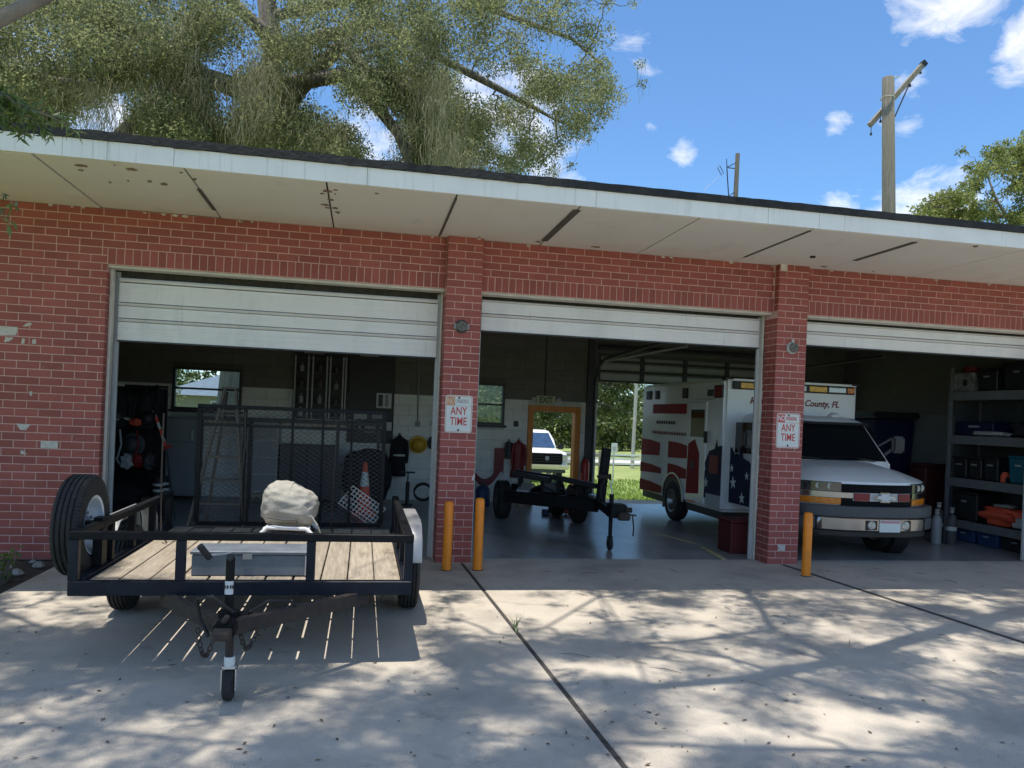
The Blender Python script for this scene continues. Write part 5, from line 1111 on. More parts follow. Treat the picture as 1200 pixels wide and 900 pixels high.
tr_ = thing('waste_bin', 'tall dark blue waste bin behind the far side of the ambulance', 'waste bin', (8.6, 4.0, 0))
MB().loft([[(8.55+a*.34, 4.0+b*.3, .02) for a, b in ((-1, -1), (1, -1), (1, 1), (-1, 1))], [(8.55+a*.42, 4.0+b*.38, 1.9) for a, b in ((-1, -1), (1, -1), (1, 1), (-1, 1))]]).build('body', M['navy'], tr_, bevel=.03); MB().box(8.08, 9.03, 3.56, 4.44, 1.91, 2.03).build('lid', M['black'], tr_, bevel=.04, seg=2)
rbn = thing('red_bin', 'low dark red bin on the floor between the ambulance and the shelves', 'bin', (8.7, 2.9, 0)); MB().box(8.62, 9.0, 2.9, 3.3, 0, 1.1).build('body', M['vdred'], rbn, bevel=.02); MB().box(8.60, 9.02, 2.88, 3.32, 1.101, 1.15).build('lid', M['vdred'], rbn, bevel=.015)

# ------------------------------------------------------------------ behind the garage
def at(px, py, y):
    """the world point at depth y that the camera sees at (px, py)"""
    v = fw + rt*((px-600)/901) + up*((490-py)/901); return CAM + v*((y-CAM.y)/v.y)
pk = thing('pickup_truck', 'white pickup truck with a dark grille parked behind the garage, seen through the orange door', 'pickup truck', (0, 0, 0))
PX, PY, PZ = 5.98, 20.0, -.81
def pbox(n, x0, x1, y0, y1, z0, z1, m, bev=.03, par=None): return MB().box(PX+x0, PX+x1, PY+y0, PY+y1, PZ+z0, PZ+z1).build(n, M[m], par or pk, bevel=bev, seg=2, smooth=40)
MB().loft([[(PX+s*.97, PY+y, PZ+z) for s, y, z in ((-1, .02, .55), (-.7, -.06, .55), (.7, -.06, .55), (1, .02, .55), (1, 5.4, .55), (-1, 5.4, .55))], [(PX+s*.98, PY+y, PZ+z) for s, y, z in ((-1, .06, 1.0), (-.7, -.03, 1.0), (.7, -.03, 1.0), (1, .06, 1.0), (1, 5.4, 1.0), (-1, 5.4, 1.0))], [(PX+s*.93, PY+y, PZ+z) for s, y, z in ((-1, .12, 1.16), (-.7, .03, 1.2), (.7, .03, 1.2), (1, .12, 1.16), (1, 5.4, 1.2), (-1, 5.4, 1.2))], [(PX+s*.88, PY+y, PZ+z) for s, y, z in ((-1, 1.3, 1.24), (-.7, 1.25, 1.28), (.7, 1.25, 1.28), (1, 1.3, 1.24), (1, 3.5, 1.24), (-1, 3.5, 1.24))]]).build('body', M['vwhite'], pk, bevel=.03, smooth=40)
MB().loft([[(PX+s*a, PY+y, PZ+z) for s, y in ((-1, y0), (-.7, y0-.08), (.7, y0-.08), (1, y0), (1, y1), (-1, y1))] for a, y0, y1, z in ((.88, 1.45, 3.6, 1.22), (.83, 1.75, 3.55, 1.6), (.72, 2.25, 3.4, 1.93), (.6, 2.5, 3.3, 1.97))]).build('cab', M['vwhite'], pk, bevel=.02, smooth=40)
MB().add([(PX-.76, PY+1.22, PZ+1.29), (PX+.76, PY+1.22, PZ+1.29), (PX+.64, PY+1.98, PZ+1.86), (PX-.64, PY+1.98, PZ+1.86), (PX-.78, PY+1.6, PZ+1.28), (PX+.78, PY+1.6, PZ+1.28), (PX+.66, PY+2.2, PZ+1.84), (PX-.66, PY+2.2, PZ+1.84)], [(0, 1, 2, 3), (7, 6, 5, 4), (0, 4, 5, 1), (1, 5, 6, 2), (2, 6, 7, 3), (3, 7, 4, 0)]).build('windshield', M['sblue'], pk)
gg = pbox('grille', -.74, .74, -.10, -.02, .70, 1.13, 'gblack', .03)
for z in (.80, .90, 1.0): pbox('grille_bar', -.62, .62, -.115, -.101, z, z+.02, 'black', .004, gg)
MB().lathe((PX+.12, PY-.12, PZ+.93), (0, -1, 0), [(0, .085), (.012, .08), (.014, 0)], 24).build('oval_badge', M['galv'], gg)
for s in (-1, 1):
    pbox('headlamp', min(s*.72, s*.95), max(s*.72, s*.95), -.04, .06, .80, 1.08, 'clear', .02)
    m_ = pbox('mirror', min(s*1.0, s*1.25), max(s*1.0, s*1.25), 1.7, 1.85, 1.22, 1.42, 'black', .03); MB().bar((PX+s*.86, PY+1.8, PZ+1.28), (PX+s*1.02, PY+1.78, PZ+1.28), .05, .05).build('mirror_arm', M['black'], m_)
    for y in (.95, 4.3): wheel(pk, (PX+s*.82, PY+y, PZ+.37), s, .37, .24, M['steelrim'], .22)
pbox('bumper', -.98, .98, -.22, -.07, .52, .70, 'chrome', .03); pbox('air_dam', -.85, .85, -.18, -.05, .38, .515, 'dgrey', .02)
# sign, split rail posts, white fence, far pole
sg = thing('road_sign', 'small white sign on a post in the grass behind the garage', 'sign', (8.78, 20, -.8)); MB().box(8.68, 8.92, 19.98, 20.0, .42, .79).build('panel', M['swhite'], sg); MB().box(8.775, 8.825, 20.001, 20.05, -.85, .80).build('post', M['zinc'], sg); MB().box(8.74, 8.86, 19.975, 19.979, .52, .66).build('marking', M['lgrey'], sg)
sr = thing('rail_fence', 'weathered brown post and rail fence beyond the grass behind the garage', 'fence', (8.4, 24, -.8))
for x in (2, 4.6, 7.2, 9.55, 12.1, 14.6): MB().box(x-.09, x+.09, 23.9, 24.08, -.85, .28+.06*(x % .7)).build('post', M['pole'], sr)
for z in (-.32, .08):
    for a, b in ((2, 4.6), (4.6, 7.2), (7.2, 9.55)): MB().bar((a, 23.88, z), (b, 23.88, z+.03), .05, .13).build('rail', M['pole'], sr)
wf = thing('white_fence', 'long white board fence far behind the garage along the road', 'fence', (14, 29, -.8))
for x in np.arange(-3, 27, 2.4): MB().box(x-.06, x+.06, 29, 29.1, -.85, -.02).build('post', M['white'], wf)
for z in (-.58, -.34, -.12): MB().box(-3, 26, 28.96, 28.998, z, z+.09).build('board', M['white'], wf)
fp_ = thing('utility_pole', 'thin grey utility pole far off beyond the white fence', 'utility pole', (13.2, 30, -.8))
MB().tube([(13.2, 30, -.85), (13.25, 30, 4), (13.3, 30, 8.5)], [.10, .09, .075], 12).build('pole', mat('grey_pole', (.42, .41, .38), .9), fp_); MB().box(12.4, 14.2, 29.8, 29.9, 7.8, 7.95).build('crossarm', M['pole'], fp_)
hs = thing('neighbour_house', 'grey hip roofed house seen through the left rear window', 'house', (-5.5, 26, -.6))
MB().box(-9.6, -1.0, 24, 30, -.85, 2.0).build('wall', M['siding'], hs)
MB().add([(-9.0, 23.6, 1.98), (-.4, 23.6, 1.98), (-.4, 30.4, 1.98), (-9.0, 30.4, 1.98), (-6.6, 26.6, 3.1), (-3.2, 26.6, 3.1)], [(0, 1, 5, 4), (1, 2, 5), (2, 3, 4, 5), (3, 0, 4), (3, 2, 1, 0)]).build('roof', M['shingle'], hs)
for x in (-6.9, -4.2): 
    w_ = MB().box(x, x+.9, 23.96, 23.998, .6, 1.8).build('window', M['white'], hs); MB().box(x+.08, x+.82, 23.94, 23.959, .68, 1.72).build('pane', M['vglass'], w_)
# the two utility poles over the roof
up_ = thing('utility_pole', 'tall weathered wooden pole with a slanting crossarm rising over the right of the roof', 'utility pole', (14.2, 12, -.5))
pt_, pb_ = at(1040.8, 91, 12), at(1041.5, 250, 12)
bs = pb_+(pb_-pt_)*(( pb_.z+.6)/(pt_.z-pb_.z))
MB().tube([bs, pb_, pt_-Vector((0, 0, .03)), pt_], [.21, .188, .170, .158], 20).build('pole', M['pole'], up_, smooth=50)
c1, c2 = at(1019, 147, 12.32), at(1083, 74, 12.36); cd_ = (c2-c1).normalized()
MB().bar(c1, c2, .13, .15).build('crossarm', M['pole'], up_, bevel=.01)
MB().bar(c2-cd_*.11, c2+cd_*.03, .155, .175).build('crossarm_cap', M['black'], up_)
MB().bar(c1.lerp(c2, .72)-Vector((0, .05, .08)), at(1048.5, 137, 12.2), .02, .035).build('brace', M['rusty'], up_)
for k, ln_ in ((.03, .28), (.20, .22), (.74, .16), (.93, .12)):
    p = c1.lerp(c2, k); MB().tube([p-Vector((0, 0, .05)), p-Vector((0, .01, ln_))], .012, 6).lathe(p-Vector((0, .01, ln_+.09)), (0, 0, 1), [(0, .01), (.02, .04), (.07, .03), (.1, .01)], 10).build('insulator', M['dgrey'], up_)
p = pt_-Vector((0, .2, .62)); MB().tube([(pt_.x+.2*math.cos(a), pt_.y+.2*math.sin(a), pt_.z-.62) for a in np.linspace(0, 2*PI, 16)], .016, 5).tube([pt_+Vector((.1, -.05, -.02)), pt_+Vector((.22, -.08, .03)), pt_+Vector((.3, -.1, 0))], .018, 5).build('pole_band', M['zinc'], up_)
ua = thing('utility_pole', 'shorter wooden pole with a dark antenna bracket behind the roof left of the tall pole', 'utility pole', (8.4, 10, -.4))
pt_, pb_ = at(864.5, 180, 10), at(862, 232, 10); bs = pb_+(pb_-pt_)*((pb_.z+.5)/(pt_.z-pb_.z))
MB().tube([bs, pb_, pt_], [.075, .062, .055], 14).build('pole', M['pole'], ua, smooth=50)
a0, a1 = at(851.5, 186, 9.9), at(854, 232, 9.9); mst = MB().tube([a0, at(852, 200, 9.9), a1, a1-Vector((0, 0, 1))], [.008, .014, .014, .014], 8).build('antenna_mast', M['black'], ua)
MB().bar(at(852, 196, 9.9), at(862, 191, 9.95), .022, .022).bar(at(853, 196.5, 9.9), at(861, 197.5, 9.95), .02, .02).build('antenna_bracket', M['dgrey'], ua); MB().bar(at(855, 229, 9.9), at(861, 225, 9.95), .02, .02).build('antenna_bracket', M['dgrey'], ua)
MB().tube([at(841, 197, 9.8), at(843.5, 194, 9.8), at(848, 203, 9.8), at(845.5, 205.5, 9.8), at(841, 197, 9.8)], .010, 6).build('antenna_loop', M['dgrey'], ua)
MB().tube([at(843.5, 206, 9.8), at(824, 224, 9.6)], .005, 5).build('antenna_cable', M['grey'], ua)

# ------------------------------------------------------------------ trees
def in_poly(p, poly):
    x, y = p; c = False
    for (x1, y1), (x2, y2) in zip(poly, poly[1:]+poly[:1]):
        if (y1 > y) != (y2 > y) and x < (x2-x1)*(y-y1)/(y2-y1)+x1: c = not c
    return c
def crown(name, clumps, per, size, aspect, m, parent, droop=.15, squash=(1, 1, .8)):
    pts = np.concatenate([ball_points(int(per*(r/.7)**2*k), c, r, squash) for c, r, k in clumps])
    v, q = leaf_verts(pts, size, aspect, droop); me = npmesh(name, v, q, m)
    if parent is not None: me.transform(Matrix.Translation(-origin(parent)))
    o = bpy.data.objects.new(name, me); COL.objects.link(o); o.parent = parent; return o
def wig(p, q, n=5, k=.12):
    p, q = Vector(p), Vector(q); L_ = (q-p).length; out_ = [p]
    for i in range(1, n): out_.append(p.lerp(q, i/n)+Vector((random.gauss(0, k), random.gauss(0, k), random.gauss(0, k*.7)))*L_*.35)
    return out_+[q]
def attach(mb, clumps, nodes, r0_, far=9, jit=.16):
    """twigs that branch: every clump hangs on the nearest branch point or clump already hung"""
    nodes = list(nodes); left = [c[0] for c in clumps]; P = np.array([tuple(c) for c in left]); D = np.full(len(left), 1e9); W = np.zeros(len(left), int); done = np.zeros(len(left), bool); lev = [0]*len(nodes)
    for k, q in enumerate(nodes):
        d = np.linalg.norm(P-np.array(tuple(q)), axis=1); m_ = d < D; D[m_] = d[m_]; W[m_] = k
    for _ in range(len(left)):
        i = int(np.argmin(np.where(done, 1e9, D))); done[i] = True; k = W[i]; L_ = lev[k]
        if D[i] > .1 and D[i] < far: mb.tube(wig(nodes[k], left[i], 4, jit), [max(.004, r0_*.62**(L_+t)) for t in (0, .25, .5, .75, 1)], 5)
        nodes.append(left[i]); lev.append(L_+1); d = np.linalg.norm(P-P[i], axis=1)+.05*(L_+1); m_ = (d < D) & ~done; D[m_] = d[m_]; W[m_] = len(nodes)-1
def limb(mb, pts, r0_, r1_, n=9): mb.tube(pts, [r0_+(r1_-r0_)*i/(len(pts)-1) for i in range(len(pts))], n); return pts
# the live oak behind the garage, hung with moss
OK_ = thing('live_oak', 'huge live oak hung with grey moss spreading over the left half of the roof', 'tree', (-4.0, 12.2, -.6))
tk = MB(); T0 = Vector((-4.0, 12.2, -.7))
fork = at(300, 168, 12.2)
limb(tk, [T0, T0+Vector((.05, 0, 1)), T0.lerp(fork, .55)+Vector((.1, 0, 0)), fork], .85, .42, 18)
nodes = []
def lm(pxs, y0, y1, ra, rb, start=None):
    pts = [start] if start else []
    for i, (a, b) in enumerate(pxs): pts.append(at(a, b, y0+(y1-y0)*i/max(1, len(pxs)-1)))
    limb(tk, pts, ra, rb); nodes.extend(pts[1:] + [pts[i].lerp(pts[i+1], .5) for i in range(len(pts)-1)])
lm([(300, 120), (322, 70), (312, 0), (330, -60)], 12.2, 12.5, .40, .2, fork)
lm([(345, 110), (400, 52), (427, 80), (477, 104), (520, 125)], 12, 9.8, .26, .07, fork)
lm([(400, 88), (421, 101), (443, 127), (467, 157), (481, 195)], 11.5, 10.5, .20, .11, at(330, 100, 12))
lm([(440, 25), (520, 70), (583, 103), (628, 127), (650, 140)], 12, 11.5, .17, .03, at(320, 60, 12.2))
lm([(500, -20), (600, 20), (670, 45), (705, 75)], 12.5, 11.8, .14, .025, at(315, 20, 12.3))
lm([(240, 90), (170, 40), (90, 10), (0, -30)], 12, 10.5, .28, .1, at(300, 110, 12.2))
lm([(205, 110), (183, 118), (160, 140), (138, 162), (125, 190)], 11, 9.5, .14, .17, at(240, 95, 11.8))
lm([(180, 70), (100, 100), (40, 90), (-20, 70)], 11, 9.5, .16, .05, at(240, 90, 12))
lm([(290, 20), (230, -40), (150, -60)], 12, 11, .2, .08, at(312, 40, 12.3))
poly = [(-70, -100), (690, -100), (722, 10), (738, 60), (745, 100), (728, 135), (690, 160), (668, 180), (655, 200), (600, 218), (500, 218), (470, 205), (440, 195), (400, 200), (300, 185), (230, 178), (150, 165), (95, 165), (-70, 175)]
gaps = [(135, 138, 24), (92, 150, 16), (313, 22, 15), (252, 78, 15), (386, 118, 15), (440, 150, 22), (455, 175, 14), (645, 55, 13), (662, 66, 10), (598, 100, 12), (560, 107, 12), (550, 97, 10), (692, 182, 16), (673, 190, 8), (640, 145, 8), (590, 165, 7), (265, 130, 12), (374, 104, 14)]
cl_ = []
while len(cl_) < 760:
    p = (random.uniform(-70, 750), random.uniform(-100, 220) if len(cl_) < 380 else random.uniform(90, 220))
    if not in_poly(p, poly): continue
    if p[1] < -12 and random.random() < .88: continue
    y = random.uniform(8.2, 12.5) if len(cl_) < 380 else random.uniform(10.5, 14.5); r = random.uniform(.35, .85)
    if p[0] > 560: r *= .7
    rp = r*901/(y+9.)
    if any(math.hypot(p[0]-a, (p[1]-b)) < c+rp*.55 for a, b, c in gaps): continue
    if not all(in_poly((p[0]+rp*.7*dx, p[1]+rp*.6*dy), poly) for dx, dy in ((1, 0), (.6, -1), (.6, 1))) and p[0] > 500: 
        if random.random() < .75: continue
        r *= .5
    k = random.uniform(.7, 1.3)
    cl_.append((at(p[0], p[1], y), r, k))
for a, b in ((752, 97), (750, 75), (712, 0), (742, 3), (700, 150), (690, 165), (648, 205), (668, 195)): cl_.append((at(a, b, 10.5), .16, 1.3))
attach(tk, cl_, nodes, .03, 1.5)
tk.build('trunk', M['bark'], OK_, smooth=60)
crown('crown', cl_, 760, .072, .5, M['oakleaf'], OK_)
# moss: thin drooping ribbons
mv, mq = [], []
def strand(p, ln_, wd):
    n0 = len(mv); a = random.uniform(0, PI); dx, dy = math.cos(a)*wd, math.sin(a)*wd; sx = sy = 0
    for i in range(5):
        t = i/4; sx += random.gauss(0, .042); sy += random.gauss(0, .042); k = 1-.8*t
        mv.append((p.x+sx-dx*k, p.y+sy-dy*k, p.z-ln_*t)); mv.append((p.x+sx+dx*k, p.y+sy+dy*k, p.z-ln_*t))
    for i in range(4): mq.append((n0+2*i, n0+2*i+1, n0+2*i+3, n0+2*i+2))
mc = [(118, 95, 1.6, 46), (105, 100, 1.3, 30), (132, 110, 1.4, 30), (242, 55, 1.8, 30), (245, 95, 1.3, 30), (292, 65, 2.3, 55), (305, 60, 2.2, 50), (280, 90, 1.8, 36), (318, 75, 1.5, 26), (492, 55, 2.0, 36), (500, 50, 1.6, 30), (515, 80, 2.4, 44), (522, 95, 2.6, 44), (470, 140, 1.2, 24), (525, 160, 1.1, 44), (560, 165, 1.0, 30), (65, 60, 1.4, 30), (20, 60, 1.6, 34), (200, 70, 1.2, 26), (170, 100, 1.5, 34), (205, 125, 1.0, 24), (350, 20, 1.4, 24), (430, 30, 1.2, 24), (395, 130, 1.2, 20), (620, 0, 1.3, 20), (225, 0, 1.2, 20), (600, 120, .9, 16), (540, 180, .8, 30), (360, 150, 1.0, 20), (30, 110, 1.0, 24), (680, 90, .7, 12), (700, 110, .6, 10)]
for a, b, ln_, n in mc:
    y = random.uniform(8.2, 9.3); c = at(a, b, y)
    for _ in range(int(n*4.6)): strand(c+Vector((random.gauss(0, .24), random.gauss(0, .3), -ln_*.75*random.random()**1.5)), ln_*random.uniform(.12, .42), random.uniform(.003, .010))
for c, r, k in cl_:
    if c.x > 3 and random.random() < .6: continue
    for _ in range(random.randint(0, 26)): strand(c+Vector((random.gauss(0, r*.55), random.gauss(0, r*.55), random.uniform(-.8, .5)*r)), random.uniform(.15, .6), random.uniform(.004, .010))
me = npmesh('moss', mv, mq, M['moss']); me.transform(Matrix.Translation(-origin(OK_))); o = bpy.data.objects.new('moss', me); COL.objects.link(o); o.parent = OK_
# the lighter tree at the right
RT = thing('leafy_tree', 'light green tree rising over the right end of the roof', 'tree', (26, 20, -.6))
tk = MB(); f0 = at(1215, 262, 20); limb(tk, [Vector((27, 20, -.8)), Vector((26.9, 20, 4)), f0], .3, .16, 12); nodes = [f0]
for pts in ([(1185, 262), (1168, 235), (1155, 200)], [(1240, 220), (1260, 170)], [(1160, 250), (1115, 245), (1085, 240)], [(1200, 215), (1195, 180)]):
    q = [f0]+[at(a, b, 19.5+random.random()) for a, b in pts]; limb(tk, q, .1, .03); nodes += q[1:]
poly = [(1066, 252), (1082, 232), (1112, 226), (1128, 214), (1133, 190), (1150, 192), (1166, 170), (1185, 178), (1200, 160), (1270, 140), (1300, 300), (1066, 300)]
gaps = [(1163, 212, 6), (1150, 228, 3), (1177, 238, 4), (1157, 262, 3)]
cl_ = []
while len(cl_) < 480:
    p = (random.uniform(1066, 1300), random.uniform(140, 300)); r = random.uniform(.2, .45); rp = r*901/33
    if not in_poly(p, poly) or any(math.hypot(p[0]-a, p[1]-b) < c+rp*.5 for a, b, c in gaps): continue
    cl_.append((at(p[0], p[1], random.uniform(18.5, 22)), r, random.uniform(.6, 1.2)))
cl_ += [(at(1127, 176, 20), .22, 1.0), (at(1133, 178, 20), .1, 1.0), (at(1178, 166, 20), .2, 1)]
attach(tk, cl_, nodes, .035)
tk.build('trunk', M['bark'], RT, smooth=60)
crown('crown', cl_, 460, .17, .36, M['ashleaf'], RT, .35)
# woods beyond the road, seen through the openings at the back
random.seed(33)
wp = []
for i in range(150):
    x = random.uniform(-22, 42); y = random.uniform(52, 66); h = 5.0+2.3*math.sin(x*.9)+1.5*math.sin(x*2.3+1)+random.uniform(-.6, .8)+(1.2 if x < 17 else 0)
    if 18.6 < x < 20.3: h = 3.4
    for k in range(5): wp.append((Vector((x+random.gauss(0, .7), y+random.gauss(0, .6), -.6+h*(k+.4)/5)), random.uniform(.9, 1.5), 1))
wd = crown('woods', wp, 26, .42, .6, M['woodleaf'], None, 0); tag(wd, 'belt of mixed green woods beyond the white fence', 'woods', kind='stuff')
def tree(name, label, x, y, h, r, m, n, size, group=None, trunk_r=.2):
    t = thing(name, label, 'tree', (x, y, gz(x, y)), group); z0 = gz(x, y); tk = MB(); a = Vector((x, y, z0-.1)); b = Vector((x+.2, y, z0+h*.5)); limb(tk, wig(a, b, 3, .04), trunk_r, trunk_r*.6, 10); cl = []
    for i in range(n):
        th = random.uniform(0, 2*PI); rr = r*math.sqrt(random.random()); zz = z0+h*(.35+.6*random.random()); rr *= 1-.45*abs((zz-z0)/h-.6)
        c = Vector((x+rr*math.cos(th), y+rr*math.sin(th), zz)); cl.append((c, random.uniform(.4, .75), random.uniform(.6, 1.2))); tk.tube(wig(b, c, 3), [trunk_r*.3, .05, .03, .012], 5)
    tk.build('trunk', M['bark'], t, smooth=60); crown('crown', cl, 240, size, .5, m, t); return t
tree('yard_tree', 'small grey green tree in front of the house in the left rear window', -8.3, 21.5, 2.9, 1.2, M['oakleaf'], 22, .12, trunk_r=.1)
tree('yard_tree', 'dark tree high in the window right of the weathered parking sign', 2.6, 19, 5.2, 2.2, M['woodleaf'], 40, .16)
tree('yard_tree', 'leafy tree behind the white pickup truck', 8.6, 34, 6.2, 3.2, M['woodleaf'], 70, .22)
tree('yard_tree', 'broad dark green tree beside the far grey pole', 14.8, 44, 8, 3.6, M['woodleaf'], 90, .26)
def bush(name, label, c, rx, rz, m, n, size, cat='bush'):
    cl = [(Vector((c[0]+random.gauss(0, rx*.4), c[1]+random.gauss(0, rx*.3), c[2]+rz*random.uniform(.2, .9))), random.uniform(.3, .5)*rx, 1) for _ in range(n)]
    t = thing(name, label, cat, c); crown('foliage', cl, 420, size, .5, m, t)
    st = MB()
    for k, _, __ in cl: st.tube(wig(Vector(c)-Vector((0, 0, .05)), k, 3), [.012, .01, .008, .004], 4)
    st.build('stems', M['bark'], t); return t
bush('hedge_bush', 'bright yellow green bush low in the window right of the weathered parking sign', (2.1, 10.8, gz(0, 10.8)), .9, 2.1, M['ashleaf'], 34, .13)
bush('garden_shrub', 'small green and yellow shrub at the foot of the brick wall at the left edge', (-3.96, -1.10, -.02), .20, .30, M['shrubleaf'], 24, .055, 'shrub')
# grass behind, as blades
gpts = []
while len(gpts) < 15000:
    y = random.uniform(6.98, 22); x = random.uniform(2.5, 5+y*.42)
    if abs(y-(11.65+.06*x)) < .78 or random.random() > 9/(y+2): continue
    gpts.append((x, y, gz(x, y)))
gp = np.array(gpts); n = len(gp); a = RNG.uniform(0, 2*PI, n); hgt = RNG.uniform(.02, .075, n)*(1+gp[:, 1]/30); wv = np.stack([np.cos(a), np.sin(a), np.zeros(n)], 1)*.012*(1+gp[:, 1:2]/12); ln_ = np.stack([RNG.normal(0, .04, n), RNG.normal(0, .04, n), hgt], 1)
gvv = np.stack([gp-wv, gp+wv, gp+wv*.3+ln_, gp-wv*.3+ln_], 1).reshape(-1, 3)
o = bpy.data.objects.new('grass', npmesh('grass', gvv, np.arange(4*n).reshape(-1, 4), M['grass'])); COL.objects.link(o); tag(o, 'sunlit green grass behind the garage', 'grass', kind='stuff')

# ------------------------------------------------------------------ trees over the drive: they throw the dappled shade
def gr_at(px, py):
    v = fw + rt*((px-600)/901) + up*((490-py)/901); return CAM + v*(-CAM.z/v.z)
def over(g, h): p = Vector((g[0], g[1], 0))+SUN_DIR*(h/SUN_DIR.z); return p
def high(g, h):
    p = over(g, h)
    while in_frame(p, 60) and h < 12: h += .4; p = over(g, h)
    return p
LT = thing('willow_oak', 'narrow leaved tree whose leafy twigs hang into the top left corner', 'tree', (-7.4, -5.2, 0))
RO = thing('willow_oak', 'tree standing right of the drive whose branches shade the concrete', 'tree', (9.6, -5.6, 0))
lt, ro = MB(), MB(); LF = Vector((-7.2, -5.1, 4.6)); RF = Vector((9.3, -5.4, 5.4))
limb(lt, [Vector((-7.4, -5.2, -.1)), Vector((-7.35, -5.2, 2)), LF], .34, .24, 14); limb(ro, [Vector((9.6, -5.6, -.1)), Vector((9.5, -5.5, 2.5)), RF], .36, .26, 14)
lnodes, rnodes = [], []
def glimb(mb, pxs, h, ra, rb, start, nodes):
    pts = [high((lambda g: (g.x, g.y))(gr_at(*q)), h+random.uniform(-.1, .1)) for q in pxs]
    limb(mb, [start, start.lerp(pts[0], .5)+Vector((0, 0, .5))]+pts, ra*1.4, rb, 9); nodes.extend(pts)
    return pts
l1 = glimb(ro, [(1330, 700), (1200, 715), (1080, 745), (980, 775), (880, 795), (760, 805), (640, 800)], 7.0, .11, .04, RF, rnodes)
l2 = glimb(ro, [(905, 738), (800, 752), (700, 757), (620, 755)], 7.2, .035, .012, l1[3], rnodes)
glimb(ro, [(870, 688), (800, 690), (700, 700), (640, 735), (600, 745)], 7.4, .028, .010, l2[0], rnodes)
glimb(ro, [(700, 690), (712, 730), (720, 770)], 7.3, .008, .012, l1[5], rnodes)
glimb(ro, [(1200, 850), (1000, 815), (850, 770), (760, 757)], 7.6, .055, .015, RF, rnodes)
glimb(ro, [(1250, 900), (1000, 880), (700, 870), (450, 850)], 8, .05, .012, RF, rnodes)
glimb(lt, [(-150, 780), (0, 775), (150, 770), (330, 800), (480, 815)], 7.4, .045, .012, LF, lnodes)
glimb(lt, [(-150, 860), (50, 850), (250, 870), (420, 880)], 7.8, .04, .012, LF, lnodes)
glimb(lt, [(-100, 720), (0, 715), (60, 740)], 7.0, .05, .02, LF, lnodes)
BRIGHT = [(45, 712, 50, 14), (25, 826, 36, 10), (105, 808, 50, 8), (230, 850, 125, 14), (255, 888, 50, 9), (345, 825, 60, 15), (505, 788, 95, 8), (557, 845, 22, 10), (450, 875, 48, 14), (570, 882, 34, 8), (600, 716, 110, 30), (812, 738, 105, 22), (848, 705, 55, 11), (770, 786, 120, 14), (885, 762, 92, 11), (1120, 703, 80, 7), (980, 728, 52, 8), (1150, 772, 52, 22), (1058, 748, 92, 8), (660, 832, 34, 17), (808, 848, 74, 32), (1000, 858, 105, 40), (700, 715, 60, 20), (735, 880, 50, 16), (1100, 820, 50, 16), (120, 760, 30, 8), (330, 892, 40, 10)]
rc, lc = [], []
random.seed(21)
tries = 0
while len(rc)+len(lc) < 760 and tries < 20000:
    tries += 1
    g = (random.uniform(-4.2, 7.0), random.uniform(-7.0, -1.15)); s = screen((g[0], g[1], 0))
    if s is None: continue
    if not (-120 < s[0] < 1320 and s[1] < 980) and random.random() < .7: continue
    inb = any(((s[0]-a)/(c*1.05))**2+((s[1]-b)/(d*1.15))**2 < 1 for a, b, c, d in BRIGHT)
    if inb and random.random() < .88: continue
    if s[1] < 745 and random.random() < .35: continue
    if 120 < s[0] < 500 and s[1] < 780: continue
    p = high(g, random.uniform(8.5, 14.5)); r = random.uniform(.16, .36)
    (lc if s[0] < 520 else rc).append((p, r, random.uniform(.7, 1.2)))
for _ in range(420):                    # small sprays lower down: sharper, finer shade
    g = (random.uniform(-4, 6.6), random.uniform(-6.4, -1.2)); s = screen((g[0], g[1], 0))
    if s is None or (120 < s[0] < 500 and s[1] < 775) or (540 < s[0] < 680 and s[1] < 745 and random.random() < .8): continue
    p = high(g, random.uniform(6.4, 9)); (lc if s[0] < 520 else rc).append((p, random.uniform(.09, .17), random.uniform(.9, 1.5)))
for cl, mb, nodes in ((rc, ro, rnodes), (lc, lt, lnodes)):
    attach(mb, cl, nodes, .022)
for i in range(60):                     # the rest of both crowns, out of the picture
    for cl, f0, mb in ((rc, RF, ro), (lc, LF, lt)):
        sx = 1 if f0.x > 0 else -1
        c = f0+Vector((sx*random.uniform(-1.0, 3.2), random.uniform(-4, 3), random.uniform(1.2, 4.5)))
        if in_frame(c, 160): continue
        cl.append((c, random.uniform(.4, .7), .1)); mb.tube(wig(f0, c, 3), [.06, .04, .02, .008], 5)
# twigs that hang into view at the left edge
tw = []
tip = [at(92, 152, -3.2), at(62, 160, -3.2), at(30, 158, -3.3), at(6, 150, -3.2), at(40, 128, -3.1), at(12, 118, -3.2), at(78, 140, -3.15)]
root = at(-40, 95, -3.4); limb(lt, [LF, LF.lerp(root, .6)+Vector((0, 0, .4)), root], .05, .018)
for q in tip:
    pts = wig(root, q, 6, .10); lt.tube(pts, [.008, .007, .006, .005, .004, .003, .002], 5)
    for i in range(1, 7): tw += [pts[i].lerp(pts[i-1], random.random())+Vector((random.gauss(0, .02), random.gauss(0, .02), random.gauss(0, .015))) for _ in range(15)]
root2 = at(-30, 215, -3.2); lt.tube([root, root2+Vector((-.1, 0, .2)), root2], [.014, .01, .006], 6)
for q in (at(18, 240, -3.2), at(14, 262, -3.2), at(2, 255, -3.2)):
    pts = wig(root2, q, 4, .1); lt.tube(pts, [.004, .004, .003, .002, .002], 5)
    for i in range(1, 5): tw += [pts[i].lerp(pts[i-1], random.random())+Vector((random.gauss(0, .012), random.gauss(0, .012), random.gauss(0, .01))) for _ in range(6)]
lp_ = [LF]+[at(-70, 60, -4.2), at(0, 22, -4.1), at(60, -8, -4.0), at(130, -45, -3.9)]; limb(lt, lp_, .05, .03, 12)
v, q = leaf_verts(np.array([tuple(p) for p in tw]), .075, .24, .75)
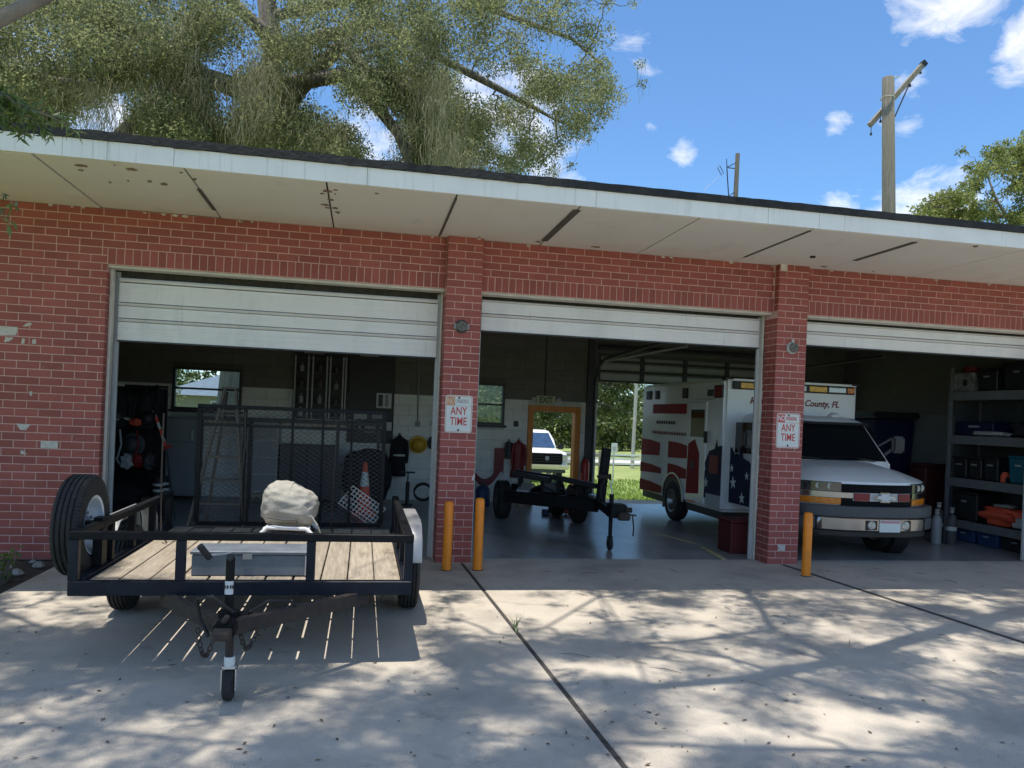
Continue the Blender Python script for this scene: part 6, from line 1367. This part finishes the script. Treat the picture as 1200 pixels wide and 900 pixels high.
me = npmesh('hanging_leaves', v, q, M['overleaf']); me.transform(Matrix.Translation(-origin(LT))); o = bpy.data.objects.new('hanging_leaves', me); COL.objects.link(o); o.parent = LT
for c, r, k in []: pass
lt.build('trunk', M['bark'], LT, smooth=60); ro.build('trunk', M['bark'], RO, smooth=60)
crown('crown', lc, 1250, .085, .34, M['overleaf'], LT, .2); crown('crown', rc, 1250, .085, .34, M['overleaf'], RO, .2)

# ------------------------------------------------------------------ small things on the ground
rs = random.Random(4)
for i in range(26):
    x, y = rs.uniform(-4.6, -3.85), rs.uniform(-1.5, -.08); r = rs.uniform(.025, .07); q = MB()
    q.lathe((0, 0, 0), (0, 0, 1), [(-r*.5, r*.5), (-r*.1, r), (r*.35, r*.8), (r*.6, r*.3)], 7)
    q.v = [(a*rs.uniform(.8, 1.2), b*rs.uniform(.8, 1.2), c*rs.uniform(.8, 1.2)) for a, b, c in q.v]
    o = q.build('rock', M['rock']); o.location = (x, y, r*.3); tag(o, 'loose grey stone in the bed at the foot of the brick wall', 'stone', 'loose stones in the planting bed')
lt_ = []
for i in range(230):
    g = gr_at(rs.uniform(-20, 1220), rs.uniform(668, 915)); lt_.append((g.x, g.y, .004))
pts = np.array(lt_); n = len(pts); a = RNG.uniform(0, 2*PI, n); d = np.stack([np.cos(a), np.sin(a), np.zeros(n)], 1); s_ = np.stack([-np.sin(a), np.cos(a), np.zeros(n)], 1); L_ = RNG.uniform(.012, .045, n)[:, None]; up3 = np.array([0, 0, 1.])
vv = np.stack([pts, pts+d*L_*.5+s_*L_*.2+up3*RNG.uniform(0, .008, n)[:, None], pts+d*L_+up3*RNG.uniform(0, .01, n)[:, None], pts+d*L_*.5-s_*L_*.2+up3*.002], 1).reshape(-1, 3)
o = bpy.data.objects.new('leaf_litter', npmesh('leaf_litter', vv, np.arange(4*n).reshape(-1, 4), M['deadleaf'])); COL.objects.link(o); tag(o, 'scattered dry leaves on the concrete', 'leaves', kind='stuff')
tg = MB()
for i in range(26):
    g = gr_at(rs.uniform(600, 1210), rs.choice([rs.uniform(668, 690), rs.uniform(690, 880)])); a = rs.uniform(0, PI); l = rs.uniform(.05, .22)
    b_ = a+rs.uniform(-.25, .25); tg.tube([(g.x, g.y, .006), (g.x+l*.5*math.cos(a), g.y+l*.5*math.sin(a), .012), (g.x+l*.5*(math.cos(a)+math.cos(b_)), g.y+l*.5*(math.sin(a)+math.sin(b_)), .006)], [.002, .003, .0015], 5)
tag(tg.build('twigs', M['bark']), 'thin fallen twigs on the concrete', 'twigs', kind='stuff')
wt = thing('weed_tuft', 'small tuft of weeds growing in the slab joint before the middle door', 'weed', (.39, -2.75, 0)); q = MB()
for k in range(16):
    a = rs.uniform(0, 2*PI); l = rs.uniform(.03, .10); e = Vector((.388+l*.6*math.cos(a), -2.75+l*.6*math.sin(a), l)); q.tube([(.388, -2.75+rs.uniform(-.05, .05), -.01), Vector((.388, -2.75, 0)).lerp(e, .6)+Vector((0, 0, .02)), e], [.003, .003, .001], 4)
q.build('blades', mat('dry_weed', (.30, .34, .18), .7, var=.3), wt)
